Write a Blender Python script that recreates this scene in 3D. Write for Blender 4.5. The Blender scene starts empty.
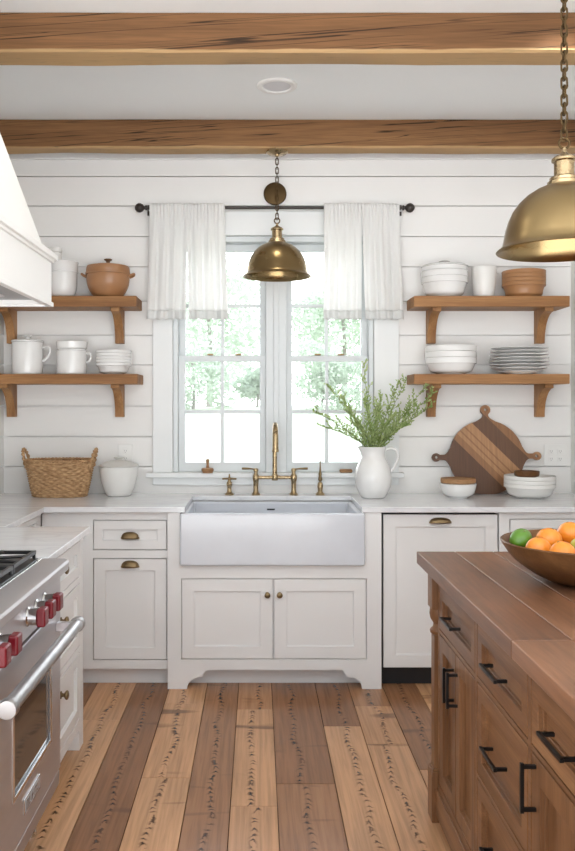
import bpy, bmesh, math, random
from mathutils import Vector, Matrix, noise
random.seed(7)
PI = math.pi
C = bpy.context.scene.collection
scn = bpy.context.scene

# ------------------------------------------------------------------ helpers
def thing(name, label=None, cat=None, loc=(0, 0, 0), rotz=0, group=None):
    o = bpy.data.objects.new(name, None); C.objects.link(o)
    o.empty_display_size = 0.05
    o.location = loc; o.rotation_euler = (0, 0, rotz)
    if label: o['label'] = label
    if cat: o['category'] = cat
    if group: o['group'] = group
    return o

def obj(name, bm, mat, parent=None, bev=0.0, smooth=35, segs=2):
    bmesh.ops.recalc_face_normals(bm, faces=bm.faces[:])
    me = bpy.data.meshes.new(name)
    bm.to_mesh(me); bm.free()
    me.materials.append(mat)
    if smooth:
        me.polygons.foreach_set('use_smooth', [True] * len(me.polygons))
        me.set_sharp_from_angle(angle=math.radians(smooth))
    o = bpy.data.objects.new(name, me); C.objects.link(o)
    if parent is not None: o.parent = parent
    if bev:
        m = o.modifiers.new('bevel', 'BEVEL'); m.width = bev; m.segments = segs
        m.limit_method = 'ANGLE'; m.angle_limit = math.radians(40)
        m.harden_normals = True
    return o

def tag(o, label, cat, group=None, kind=None):
    if label: o['label'] = label
    if cat: o['category'] = cat
    if group: o['group'] = group
    if kind: o['kind'] = kind
    return o

def struct(o):
    o['kind'] = 'structure'; return o

def children(o): return [c for c in bpy.data.objects if c.parent == o]

def copy_tree(o, parent=None):
    c = o.copy(); C.objects.link(c)
    if parent is not None: c.parent = parent
    for ch in children(o): copy_tree(ch, c)
    return c

def bx(bm, x0, x1, y0, y1, z0, z1, M=None):
    r = bmesh.ops.create_cube(bm, size=1.0)
    vs = r['verts']
    for v in vs:
        v.co = Vector(((x0 + x1) / 2 + v.co.x * (x1 - x0), (y0 + y1) / 2 + v.co.y * (y1 - y0), (z0 + z1) / 2 + v.co.z * (z1 - z0)))
        if M is not None: v.co = M @ v.co
    return vs

def box(*a):
    bm = bmesh.new(); bx(bm, *a); return bm

def lathe(bm, prof, c=(0, 0, 0), n=40, M=None, sx=1, sy=1):
    """prof: list of (r,z) ; r==0 gives a pole"""
    rings = []
    c = Vector(c)
    def T(p):
        p = Vector(p)
        if M is not None: p = M @ p
        return p + c
    for r, z in prof:
        if r < 1e-6: rings.append([bm.verts.new(T((0, 0, z)))])
        else: rings.append([bm.verts.new(T((r * sx * math.cos(2 * PI * k / n), r * sy * math.sin(2 * PI * k / n), z))) for k in range(n)])
    for a, b in zip(rings, rings[1:]):
        for k in range(n):
            k2 = (k + 1) % n
            if len(a) == 1 and len(b) == 1: continue
            if len(a) == 1: bm.faces.new((a[0], b[k], b[k2]))
            elif len(b) == 1: bm.faces.new((a[k], a[k2], b[0]))
            else: bm.faces.new((a[k], a[k2], b[k2], b[k]))
    return bm

def smoothprof(pts, it=2):
    """corner-cut (Chaikin) a profile"""
    for _ in range(it):
        q = [pts[0]]
        for a, b in zip(pts, pts[1:]):
            q.append((a[0] * .75 + b[0] * .25, a[1] * .75 + b[1] * .25))
            q.append((a[0] * .25 + b[0] * .75, a[1] * .25 + b[1] * .75))
        q.append(pts[-1]); pts = q
    return pts

def tube(bm, pts, r, n=10, cap=True, closed=False, ry=None):
    pts = [Vector(p) for p in pts]
    N = len(pts); rings = []
    up = None
    for i, p in enumerate(pts):
        if closed: t = pts[(i + 1) % N] - pts[i - 1]
        else: t = pts[min(i + 1, N - 1)] - pts[max(i - 1, 0)]
        if t.length < 1e-9: t = Vector((0, 0, 1))
        t.normalize()
        if up is None:
            up = Vector((0, 0, 1)) if abs(t.z) < .9 else Vector((1, 0, 0))
        a = t.cross(up)
        if a.length < 1e-6: a = t.cross(Vector((0, 1, 0)))
        a.normalize(); b = a.cross(t).normalized(); up = b
        rr = r[i] if isinstance(r, (list, tuple)) else r
        r2 = rr if ry is None else ry
        rings.append([bm.verts.new(p + a * rr * math.cos(2 * PI * k / n) + b * r2 * math.sin(2 * PI * k / n)) for k in range(n)])
    M = N if closed else N - 1
    for i in range(M):
        A, B = rings[i], rings[(i + 1) % N]
        for k in range(n):
            k2 = (k + 1) % n
            bm.faces.new((A[k], A[k2], B[k2], B[k]))
    if cap and not closed:
        bm.faces.new(rings[0]); bm.faces.new(rings[-1])
    return bm

def bez(p, n=12):
    """Catmull-Rom through points"""
    p = [Vector(q) for q in p]; out = []
    for i in range(len(p) - 1):
        p0 = p[max(i - 1, 0)]; p1 = p[i]; p2 = p[i + 1]; p3 = p[min(i + 2, len(p) - 1)]
        for k in range(n):
            t = k / n
            out.append(.5 * ((2 * p1) + (-p0 + p2) * t + (2 * p0 - 5 * p1 + 4 * p2 - p3) * t * t + (-p0 + 3 * p1 - 3 * p2 + p3) * t ** 3))
    out.append(p[-1]); return out

def prism(bm, poly, f, d0, d1):
    """poly list of 2d pts, f(a,b,d)->xyz"""
    A = [bm.verts.new(f(a, b, d0)) for a, b in poly]; B = [bm.verts.new(f(a, b, d1)) for a, b in poly]
    n = len(poly)
    for i in range(n): bm.faces.new((A[i], A[(i + 1) % n], B[(i + 1) % n], B[i]))
    fs = [bm.faces.new(A), bm.faces.new(B)]
    bmesh.ops.triangulate(bm, faces=fs)
    return bm

def frame_cells(bm, X, Z, holes, y0, y1, plane='xz'):
    """rectangle X,Z minus rectangular holes, merged into one solid of cells with shared outline"""
    xs = sorted(set([X[0], X[1]] + [h[i] for h in holes for i in (0, 1)]))
    zs = sorted(set([Z[0], Z[1]] + [h[i] for h in holes for i in (2, 3)]))
    xs = [x for x in xs if X[0] - 1e-9 <= x <= X[1] + 1e-9]; zs = [z for z in zs if Z[0] - 1e-9 <= z <= Z[1] + 1e-9]
    V = {}
    def v(i, j, k):
        key = (i, j, k)
        if key not in V:
            d = y0 if k == 0 else y1
            V[key] = bm.verts.new((xs[i], d, zs[j]) if plane == 'xz' else (xs[i], zs[j], d))
        return V[key]
    nx, nz = len(xs) - 1, len(zs) - 1
    def solid(i, j):
        if i < 0 or j < 0 or i >= nx or j >= nz: return False
        cx = (xs[i] + xs[i + 1]) / 2; cz = (zs[j] + zs[j + 1]) / 2
        return not any(h[0] < cx < h[1] and h[2] < cz < h[3] for h in holes)
    for i in range(nx):
        for j in range(nz):
            if not solid(i, j): continue
            bm.faces.new((v(i, j, 0), v(i + 1, j, 0), v(i + 1, j + 1, 0), v(i, j + 1, 0)))
            bm.faces.new((v(i, j, 1), v(i, j + 1, 1), v(i + 1, j + 1, 1), v(i + 1, j, 1)))
            if not solid(i - 1, j): bm.faces.new((v(i, j, 0), v(i, j + 1, 0), v(i, j + 1, 1), v(i, j, 1)))
            if not solid(i + 1, j): bm.faces.new((v(i + 1, j, 0), v(i + 1, j, 1), v(i + 1, j + 1, 1), v(i + 1, j + 1, 0)))
            if not solid(i, j - 1): bm.faces.new((v(i, j, 0), v(i, j, 1), v(i + 1, j, 1), v(i + 1, j, 0)))
            if not solid(i, j + 1): bm.faces.new((v(i, j + 1, 0), v(i + 1, j + 1, 0), v(i + 1, j + 1, 1), v(i, j + 1, 1)))
    return bm

# ------------------------------------------------------------------ materials
def newmat(name):
    m = bpy.data.materials.new(name); m.use_nodes = True
    nt = m.node_tree; b = nt.nodes['Principled BSDF']
    return m, nt, b
def N(nt, t, **kw):
    n = nt.nodes.new(t)
    for k, v in kw.items():
        if k.startswith('i_'): n.inputs[k[2:].replace('_', ' ')].default_value = v
        else: setattr(n, k, v)
    return n
def L(nt, a, b): nt.links.new(a, b)
def ramp(nt, fac, stops, interp='LINEAR'):
    r = nt.nodes.new('ShaderNodeValToRGB'); r.color_ramp.interpolation = interp
    e = r.color_ramp.elements
    while len(e) > len(stops): e.remove(e[-1])
    while len(e) < len(stops): e.new(0.5)
    for el, (p, c) in zip(e, stops):
        el.position = p; el.color = (c[0], c[1], c[2], 1) if not isinstance(c, (int, float)) else (c, c, c, 1)
    L(nt, fac, r.inputs['Fac']); return r.outputs['Color']
def mixc(nt, fac, a, b, mode='MIX'):
    m = nt.nodes.new('ShaderNodeMix'); m.data_type = 'RGBA'; m.blend_type = mode
    for s, v in ((m.inputs[0], fac), (m.inputs[6], a), (m.inputs[7], b)):
        if hasattr(v, 'is_output'): L(nt, v, s)
        elif isinstance(v, (int, float)): s.default_value = v
        else: s.default_value = (v[0], v[1], v[2], 1)
    return m.outputs[2]
def math_(nt, op, a, b=None, c=None):
    m = nt.nodes.new('ShaderNodeMath'); m.operation = op
    for s, v in zip(m.inputs, (a, b, c)):
        if v is None: continue
        if hasattr(v, 'is_output'): L(nt, v, s)
        else: s.default_value = v
    return m.outputs[0]
def objcoord(nt, rnd=True, scale=(1, 1, 1), rot=(0, 0, 0)):
    tc = nt.nodes.new('ShaderNodeTexCoord'); mp = nt.nodes.new('ShaderNodeMapping')
    mp.inputs['Scale'].default_value = scale; mp.inputs['Rotation'].default_value = rot
    src = tc.outputs['Object']
    if rnd:
        oi = nt.nodes.new('ShaderNodeObjectInfo')
        va = nt.nodes.new('ShaderNodeVectorMath'); va.operation = 'MULTIPLY_ADD'
        cb = nt.nodes.new('ShaderNodeCombineXYZ')
        for i in range(3): L(nt, oi.outputs['Random'], cb.inputs[i])
        L(nt, cb.outputs[0], va.inputs[0]); va.inputs[1].default_value = (7, 13, 9); L(nt, src, va.inputs[2])
        src = va.outputs[0]
    L(nt, src, mp.inputs['Vector']); return mp.outputs['Vector']
def bump(nt, b, h, strength=.2, dist=.01):
    n = nt.nodes.new('ShaderNodeBump'); n.inputs['Strength'].default_value = strength; n.inputs['Distance'].default_value = dist
    L(nt, h, n.inputs['Height']); L(nt, n.outputs[0], b.inputs['Normal'])

def paint(name, col, rough=.45, var=.03, bumpy=.0):
    m, nt, b = newmat(name)
    v = objcoord(nt, False)
    t = N(nt, 'ShaderNodeTexNoise', i_Scale=2.2, i_Detail=3.0); L(nt, v, t.inputs['Vector'])
    c = ramp(nt, t.outputs['Fac'], [(.3, [x * (1 - var) for x in col]), (.7, [min(1, x * (1 + var * .4)) for x in col])])
    L(nt, c, b.inputs['Base Color']); b.inputs['Roughness'].default_value = rough
    if bumpy:
        t2 = N(nt, 'ShaderNodeTexNoise', i_Scale=160.0, i_Detail=2.0); L(nt, v, t2.inputs['Vector'])
        bump(nt, b, t2.outputs['Fac'], bumpy, .002)
    return m
def glaze(name, col, rough=.18, speck=False):
    m, nt, b = newmat(name)
    v = objcoord(nt, True)
    t = N(nt, 'ShaderNodeTexNoise', i_Scale=9.0, i_Detail=3.0); L(nt, v, t.inputs['Vector'])
    c = ramp(nt, t.outputs['Fac'], [(.3, [x * .96 for x in col]), (.7, col)])
    L(nt, c, b.inputs['Base Color']); b.inputs['Roughness'].default_value = rough
    b.inputs['Coat Weight'].default_value = .35; b.inputs['Coat Roughness'].default_value = .06
    return m
def wood(name, stops, axis=0, rough=.45, grain=26, stretch=.06, cracks=0.0, bumps=.15, fine=.4, knots=False):
    """grain runs along the object axis given"""
    m, nt, b = newmat(name)
    sc = [grain] * 3; sc[axis] = grain * stretch
    v = objcoord(nt, True, tuple(sc))
    t = N(nt, 'ShaderNodeTexNoise', i_Scale=.35, i_Detail=4.0, i_Roughness=.6, i_Distortion=.6); L(nt, v, t.inputs['Vector'])
    c = ramp(nt, t.outputs['Fac'], stops)
    sf = [grain * 9] * 3; sf[axis] = grain * .35
    v2 = objcoord(nt, True, tuple(sf))
    t2 = N(nt, 'ShaderNodeTexNoise', i_Scale=1.0, i_Detail=2.0); L(nt, v2, t2.inputs['Vector'])
    f = ramp(nt, t2.outputs['Fac'], [(.35, 1 - fine * .5), (.65, 1.0)])
    c = mixc(nt, 1.0, c, f, 'MULTIPLY')
    if cracks:
        v0 = objcoord(nt, True, (1, 1, 1), (0, .07, 0))
        vm = nt.nodes.new('ShaderNodeVectorMath'); vm.operation = 'MULTIPLY'; L(nt, v0, vm.inputs[0]); vm.inputs[1].default_value = (.32, 26, 26)
        v3 = vm.outputs[0]
        t3 = N(nt, 'ShaderNodeTexNoise', i_Scale=1.5, i_Detail=2.0, i_Roughness=.45, i_Distortion=.12); L(nt, v3, t3.inputs['Vector'])
        d = math_(nt, 'ABSOLUTE', math_(nt, 'SUBTRACT', t3.outputs['Fac'], .5))
        k = ramp(nt, d, [(0, .15), (.008, .35), (.017, 1.0)])
        mk = N(nt, 'ShaderNodeTexNoise', i_Scale=1.5, i_Detail=1.0); L(nt, objcoord(nt, True, (.9, 3, 3)), mk.inputs['Vector'])
        mm = ramp(nt, mk.outputs['Fac'], [(.37, 0), (.45, 1)])
        kk = mixc(nt, mm, (1, 1, 1), k)
        c = mixc(nt, cracks, c, mixc(nt, 1.0, c, kk, 'MULTIPLY'))
    L(nt, c, b.inputs['Base Color']); b.inputs['Roughness'].default_value = rough; b.inputs['Specular IOR Level'].default_value = .25
    if bumps: bump(nt, b, f, bumps, .002)
    return m
def metal(name, col, rough=.25, var=.08, aniso=None):
    m, nt, b = newmat(name)
    b.inputs['Metallic'].default_value = 1.0
    sc = (30, 30, 30) if aniso is None else aniso
    t = N(nt, 'ShaderNodeTexNoise', i_Scale=1.0, i_Detail=3.0); L(nt, objcoord(nt, True, sc), t.inputs['Vector'])
    c = ramp(nt, t.outputs['Fac'], [(.3, [x * (1 - var) for x in col]), (.7, col)])
    L(nt, c, b.inputs['Base Color'])
    r = ramp(nt, t.outputs['Fac'], [(.3, rough * .85), (.7, rough * 1.2)])
    L(nt, r, b.inputs['Roughness']); return m

WALL = paint('shiplap paint', (.81, .805, .79), .5, .02)
CEIL = paint('ceiling paint', (.86, .89, .90), .7, .02)
CAB = paint('cabinet paint', (.785, .78, .775), .38, .015)
TRIM = paint('trim paint', (.84, .84, .83), .35, .01)
WINF = paint('window paint', (.68, .715, .725), .35, .01)
WINC = paint('casing paint', (.77, .79, .79), .35, .01)
DARKGAP = paint('black toe kick', (.012, .012, .014), .5)
PLASTER = paint('hood paint', (.83, .83, .815), .55, .015)
CER = glaze('white glazed ceramic', (.80, .80, .79), .2)
CERM = glaze('matte white ceramic', (.76, .755, .73), .45)
LIDG = glaze('greyish lid glaze', (.60, .59, .56), .45)
STONE = glaze('grey stone glaze', (.45, .44, .41), .5)
SINK = glaze('fireclay', (.64, .668, .72), .18)
TERRA = glaze('terracotta', (.36, .175, .075), .5)
TAN = glaze('tan stoneware', (.38, .185, .075), .5)
BRASS = metal('aged brass', (.44, .33, .19), .27, .12)
BRASSP = metal('pendant brass', (.29, .205, .098), .27, .015, (4, 4, 8))
BRASSD = metal('dark brass', (.24, .17, .09), .38, .15)
BRONZE = metal('brown bronze', (.10, .064, .030), .5, .1)
STEEL = metal('stainless steel', (.62, .605, .62), .42, .03, (1.5, 1.5, 40))
STEELB = metal('satin steel', (.45, .445, .45), .36, .02)
STEELH = metal('polished steel', (.72, .72, .72), .16, .05)
IRON = paint('cast iron', (.012, .012, .013), .35)
BLK = metal('black metal', (.035, .034, .035), .35, .1)
DKBR = paint('dark bronze', (.028, .02, .016), .4)
RED = glaze('red knob', (.14, .001, .007), .35)
RED.node_tree.nodes['Principled BSDF'].inputs['Coat Weight'].default_value = .1
BLKGL = paint('oven glass', (.02, .014, .012), .06)
SHELFW = wood('shelf oak', [(.3, (.20, .088, .032)), (.5, (.34, .165, .065)), (.7, (.46, .245, .105))], 0, .5, 24)
BRACKW = wood('bracket oak', [(.3, (.22, .10, .038)), (.5, (.35, .175, .07)), (.7, (.46, .25, .11))], 2, .5, 24)
BEAMW = wood('beam timber', [(.25, (.105, .048, .018)), (.5, (.195, .094, .038)), (.75, (.30, .157, .066))], 0, .65, 16, .05, cracks=1.0, bumps=.4)
# paler tone along the beams' lower arris, wavy upper edge
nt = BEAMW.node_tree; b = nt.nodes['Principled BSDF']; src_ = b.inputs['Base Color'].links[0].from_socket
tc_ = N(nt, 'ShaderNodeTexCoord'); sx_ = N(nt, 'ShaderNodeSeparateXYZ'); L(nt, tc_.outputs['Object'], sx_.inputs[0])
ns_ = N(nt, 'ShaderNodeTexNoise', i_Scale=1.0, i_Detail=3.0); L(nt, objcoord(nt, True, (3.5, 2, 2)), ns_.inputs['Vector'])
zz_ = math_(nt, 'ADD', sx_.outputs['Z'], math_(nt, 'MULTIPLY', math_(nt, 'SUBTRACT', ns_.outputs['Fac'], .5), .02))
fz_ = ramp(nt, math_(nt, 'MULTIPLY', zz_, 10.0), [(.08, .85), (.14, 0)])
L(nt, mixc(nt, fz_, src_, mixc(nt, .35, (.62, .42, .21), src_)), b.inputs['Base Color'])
ISLW = wood('island oak vertical', [(.3, (.125, .052, .019)), (.5, (.20, .090, .037)), (.7, (.29, .142, .062))], 2, .5, 30, .05)
ISLH = wood('island oak horizontal', [(.3, (.125, .052, .019)), (.5, (.20, .090, .037)), (.7, (.29, .142, .062))], 0, .5, 30, .05)
WALN = wood('bowl walnut', [(.3, (.075, .032, .012)), (.5, (.15, .068, .026)), (.7, (.22, .105, .042))], 0, .35, 16, .15)
LIDW = wood('light lid wood', [(.3, (.26, .13, .06)), (.5, (.38, .21, .10)), (.7, (.46, .27, .14))], 0, .5, 30)

for m_ in (ISLW, ISLH):
    m_.node_tree.nodes['Principled BSDF'].inputs['Coat Weight'].default_value = .35; m_.node_tree.nodes['Principled BSDF'].inputs['Coat Roughness'].default_value = .18
# quartz
QUARTZ, nt, b = newmat('white quartz')
v = objcoord(nt, False, (1.5, 6, 3), (0, 0, .3))
t = N(nt, 'ShaderNodeTexNoise', i_Scale=1.2, i_Detail=5.0, i_Distortion=1.2); L(nt, v, t.inputs['Vector'])
d = math_(nt, 'ABSOLUTE', math_(nt, 'SUBTRACT', t.outputs['Fac'], .5))
L(nt, ramp(nt, d, [(0, (.69, .70, .73)), (.03, (.76, .77, .79)), (.1, (.78, .79, .81))]), b.inputs['Base Color'])
b.inputs['Roughness'].default_value = .17; b.inputs['Coat Weight'].default_value = .2

# plank floor: per plank attributes 'pl' = (tone, u across, v along)
FLOORM, nt, b = newmat('oak plank floor')
at = N(nt, 'ShaderNodeAttribute', attribute_name='tone'); uv = N(nt, 'ShaderNodeUVMap', uv_map='UVMap')
sp = N(nt, 'ShaderNodeSeparateXYZ'); L(nt, uv.outputs[0], sp.inputs[0])
base = ramp(nt, at.outputs['Fac'], [(0, (.17, .072, .032)), (.35, (.29, .140, .068)), (.65, (.53, .285, .145)), (1, (.70, .43, .24))])
mp = N(nt, 'ShaderNodeMapping'); mp.inputs['Scale'].default_value = (60, 2.2, 1); L(nt, uv.outputs[0], mp.inputs['Vector'])
tg = N(nt, 'ShaderNodeTexNoise', i_Scale=1.0, i_Detail=4.0, i_Roughness=.6, i_Distortion=.4); L(nt, mp.outputs[0], tg.inputs['Vector'])
gr = ramp(nt, tg.outputs['Fac'], [(.3, .72), (.6, 1.06)])
c = mixc(nt, 1.0, base, gr, 'MULTIPLY')
mpb = N(nt, 'ShaderNodeMapping'); mpb.inputs['Scale'].default_value = (6, 1.1, 1); L(nt, uv.outputs[0], mpb.inputs['Vector'])
tb = N(nt, 'ShaderNodeTexNoise', i_Scale=1.0, i_Detail=3.0); L(nt, mpb.outputs[0], tb.inputs['Vector'])
c = mixc(nt, 1.0, c, ramp(nt, tb.outputs['Fac'], [(.3, .86), (.7, 1.06)]), 'MULTIPLY')
# cathedral streak near the plank's middle
mpw = N(nt, 'ShaderNodeMapping'); mpw.inputs['Scale'].default_value = (1, 2.4, 1); L(nt, uv.outputs[0], mpw.inputs['Vector'])
tw = N(nt, 'ShaderNodeTexNoise', i_Scale=1.6, i_Detail=1.0); L(nt, mpw.outputs[0], tw.inputs['Vector'])
wob = math_(nt, 'MULTIPLY', math_(nt, 'SUBTRACT', tw.outputs['Fac'], .5), .09)
u = math_(nt, 'SUBTRACT', sp.outputs['X'], 0.0)
# u encodes local offset in metres + plank id*10 ; recover by modulo
u = math_(nt, 'SUBTRACT', math_(nt, 'MODULO', sp.outputs['X'], 1.0), .5)
u = math_(nt, 'ADD', u, wob)
au = math_(nt, 'ABSOLUTE', u)
mask = math_(nt, 'POWER', 2.718, math_(nt, 'MULTIPLY', math_(nt, 'MULTIPLY', au, au), -9500.0))
arc = math_(nt, 'ADD', math_(nt, 'MULTIPLY', sp.outputs['Y'], 150.0), math_(nt, 'MULTIPLY', au, 150.0))
tn = N(nt, 'ShaderNodeTexNoise', i_Scale=17.0, i_Detail=3.0); L(nt, uv.outputs[0], tn.inputs['Vector'])
arc = math_(nt, 'ADD', arc, math_(nt, 'MULTIPLY', tn.outputs['Fac'], 19.0))
s = math_(nt, 'SINE', arc)
st = ramp(nt, s, [(.15, 0), (.75, 1)])
mk = N(nt, 'ShaderNodeTexNoise', i_Scale=5.0, i_Detail=1.0); L(nt, uv.outputs[0], mk.inputs['Vector'])
sm = math_(nt, 'MULTIPLY', math_(nt, 'MULTIPLY', st, mask), ramp(nt, mk.outputs['Fac'], [(.25, .7), (.5, 1.0)]))
c = mixc(nt, sm, c, (.045, .020, .010))
# occasional dark cross stain / knot
mpk = N(nt, 'ShaderNodeMapping'); mpk.inputs['Scale'].default_value = (1.4, 6.5, 1); L(nt, uv.outputs[0], mpk.inputs['Vector'])
tk = N(nt, 'ShaderNodeTexNoise', i_Scale=1.3, i_Detail=2.0, i_Distortion=.4); L(nt, mpk.outputs[0], tk.inputs['Vector'])
kn = ramp(nt, tk.outputs['Fac'], [(.64, 0), (.72, .7)])
c = mixc(nt, kn, c, (.10, .05, .03))
L(nt, c, b.inputs['Base Color']); b.inputs['Roughness'].default_value = .24
b.inputs['Specular IOR Level'].default_value = .3
bump(nt, b, gr, .08, .002)

# island top: planks of its own
TOPM, nt, b = newmat('island top planks')
at = N(nt, 'ShaderNodeAttribute', attribute_name='tone'); uv = N(nt, 'ShaderNodeUVMap', uv_map='UVMap')
base = ramp(nt, at.outputs['Fac'], [(0, (.13, .056, .028)), (.5, (.23, .106, .054)), (1, (.35, .175, .088))])
mp = N(nt, 'ShaderNodeMapping'); mp.inputs['Scale'].default_value = (45, 3, 1); L(nt, uv.outputs[0], mp.inputs['Vector'])
tg = N(nt, 'ShaderNodeTexNoise', i_Scale=1.0, i_Detail=4.0, i_Roughness=.6, i_Distortion=.5); L(nt, mp.outputs[0], tg.inputs['Vector'])
gr = ramp(nt, tg.outputs['Fac'], [(.3, .72), (.62, 1.08)])
c = mixc(nt, 1.0, base, gr, 'MULTIPLY')
mpb = N(nt, 'ShaderNodeMapping'); mpb.inputs['Scale'].default_value = (7, 2.5, 1); L(nt, uv.outputs[0], mpb.inputs['Vector'])
tb = N(nt, 'ShaderNodeTexNoise', i_Scale=1.0, i_Detail=4.0); L(nt, mpb.outputs[0], tb.inputs['Vector'])
c = mixc(nt, 1.0, c, ramp(nt, tb.outputs['Fac'], [(.3, .78), (.7, 1.1)]), 'MULTIPLY')
L(nt, c, b.inputs['Base Color']); b.inputs['Roughness'].default_value = .42; b.inputs['Specular IOR Level'].default_value = .28
b.inputs['Coat Weight'].default_value = .25; b.inputs['Coat Roughness'].default_value = .2
bump(nt, b, gr, .25, .002)

# cutting board bands
BOARD, nt, b = newmat('striped board wood')
tc = N(nt, 'ShaderNodeTexCoord'); sp = N(nt, 'ShaderNodeSeparateXYZ'); L(nt, tc.outputs['Object'], sp.inputs[0])
nn = math_(nt, 'MULTIPLY', math_(nt, 'ADD', sp.outputs['X'], sp.outputs['Z']), .7071)
cen = .7071 * .2095
nn = math_(nt, 'DIVIDE', math_(nt, 'SUBTRACT', nn, cen), .213)
f = math_(nt, 'ADD', math_(nt, 'MULTIPLY', nn, .4), .5)
D_, L1, L2 = (.115, .050, .022), (.42, .22, .10), (.29, .138, .058)
stops = [(0, D_), (.5 - .27 * .4, L2), (.46, L1), (.50, L2), (.515, L1), (.56, L2), (.575, L1), (.655, (.135, .062, .028)), (.81, L2), (.9, L1)]
col = ramp(nt, f, stops, 'CONSTANT')
tg = N(nt, 'ShaderNodeTexNoise', i_Scale=1.0, i_Detail=4.0); L(nt, objcoord(nt, False, (90, 6, 5), (0, PI / 4, 0)), tg.inputs['Vector'])
col = mixc(nt, 1.0, col, ramp(nt, tg.outputs['Fac'], [(.3, .78), (.7, 1.1)]), 'MULTIPLY')
L(nt, col, b.inputs['Base Color']); b.inputs['Roughness'].default_value = .45

# wicker
WICK, nt, b = newmat('wicker')
t = N(nt, 'ShaderNodeTexNoise', i_Scale=1.0, i_Detail=3.0); L(nt, objcoord(nt, False, (40, 40, 160)), t.inputs['Vector'])
L(nt, ramp(nt, t.outputs['Fac'], [(.3, (.24, .125, .05)), (.5, (.42, .25, .12)), (.7, (.58, .39, .21))]), b.inputs['Base Color'])
b.inputs['Roughness'].default_value = .65

# linen curtain
def cloth(name, col, transl, transp):
    m = bpy.data.materials.new(name); m.use_nodes = True; nt = m.node_tree
    for n in list(nt.nodes): nt.nodes.remove(n)
    out = N(nt, 'ShaderNodeOutputMaterial'); di = N(nt, 'ShaderNodeBsdfDiffuse'); tr = N(nt, 'ShaderNodeBsdfTranslucent'); tp = N(nt, 'ShaderNodeBsdfTransparent')
    w = N(nt, 'ShaderNodeTexNoise', i_Scale=1.0, i_Detail=2.0); L(nt, objcoord(nt, False, (500, 60, 60)), w.inputs['Vector'])
    c = ramp(nt, w.outputs['Fac'], [(.3, [x * .985 for x in col]), (.7, col)])
    L(nt, c, di.inputs[0]); L(nt, c, tr.inputs[0])
    m1 = N(nt, 'ShaderNodeMixShader'); m1.inputs[0].default_value = transl; L(nt, di.outputs[0], m1.inputs[1]); L(nt, tr.outputs[0], m1.inputs[2])
    m2 = N(nt, 'ShaderNodeMixShader'); m2.inputs[0].default_value = transp; L(nt, m1.outputs[0], m2.inputs[1]); L(nt, tp.outputs[0], m2.inputs[2])
    L(nt, m2.outputs[0], out.inputs[0]); return m
LINEN = cloth('sheer linen', (.95, .95, .94), .46, .015)
LINENH = cloth('linen hem', (.80, .81, .80), .28, .0)

# window glass
GLASS = bpy.data.materials.new('window glass'); GLASS.use_nodes = True; nt = GLASS.node_tree
for n in list(nt.nodes): nt.nodes.remove(n)
out = N(nt, 'ShaderNodeOutputMaterial'); gl = N(nt, 'ShaderNodeBsdfGlossy'); gl.inputs['Roughness'].default_value = .02
tp = N(nt, 'ShaderNodeBsdfTransparent'); fr = N(nt, 'ShaderNodeFresnel'); fr.inputs[0].default_value = 1.45
mx = N(nt, 'ShaderNodeMixShader'); L(nt, fr.outputs[0], mx.inputs[0]); L(nt, tp.outputs[0], mx.inputs[1]); L(nt, gl.outputs[0], mx.inputs[2]); L(nt, mx.outputs[0], out.inputs[0])

def emis(name, col, s):
    m, nt, b = newmat(name); b.inputs['Base Color'].default_value = (*col, 1)
    b.inputs['Emission Color'].default_value = (*col, 1); b.inputs['Emission Strength'].default_value = s; return m
BULB = emis('bulb glow', (1, .80, .52), 2.5)
CANL = emis('downlight lens', (.6, .6, .62), .1)
def leafm(name, c1, c2, transl=.35):
    m = bpy.data.materials.new(name); m.use_nodes = True; nt = m.node_tree
    for n in list(nt.nodes): nt.nodes.remove(n)
    out = N(nt, 'ShaderNodeOutputMaterial'); di = N(nt, 'ShaderNodeBsdfPrincipled'); di.inputs['Roughness'].default_value = .5; tr = N(nt, 'ShaderNodeBsdfTranslucent')
    w = N(nt, 'ShaderNodeTexNoise', i_Scale=30.0, i_Detail=2.0); L(nt, objcoord(nt, True), w.inputs['Vector'])
    c = ramp(nt, w.outputs['Fac'], [(.35, c1), (.65, c2)])
    L(nt, c, di.inputs['Base Color']); L(nt, c, tr.inputs[0])
    m1 = N(nt, 'ShaderNodeMixShader'); m1.inputs[0].default_value = transl; L(nt, di.outputs[0], m1.inputs[1]); L(nt, tr.outputs[0], m1.inputs[2])
    L(nt, m1.outputs[0], out.inputs[0]); return m
LEAF = leafm('sprig leaf', (.26, .37, .11), (.52, .61, .30), .45)
STEMM = paint('green stem', (.16, .20, .06), .6)
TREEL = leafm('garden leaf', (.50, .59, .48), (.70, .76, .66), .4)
BARK = paint('bark', (.34, .31, .28), .8)
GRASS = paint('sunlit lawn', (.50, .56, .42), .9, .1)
ORANGE = glaze('orange peel', (.85, .27, .02), .38)
nt = ORANGE.node_tree; t = N(nt, 'ShaderNodeTexNoise', i_Scale=260.0, i_Detail=1.0); L(nt, objcoord(nt, True), t.inputs['Vector']); bump(nt, nt.nodes['Principled BSDF'], t.outputs['Fac'], .25, .001)
LIME = glaze('lime peel', (.10, .25, .02), .35)
PEAR = glaze('yellow green peel', (.42, .40, .05), .38)
GREYL = paint('hood liner', (.35, .35, .36), .4)
OUTL = paint('outlet plastic', (.82, .82, .80), .3)

# ------------------------------------------------------------------ room
WY = 4.73; XL, XR = -1.466, 1.805; CZ = 2.97; H = 1.43
YB = 0.6   # side walls start here; the room is open behind the camera
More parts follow.
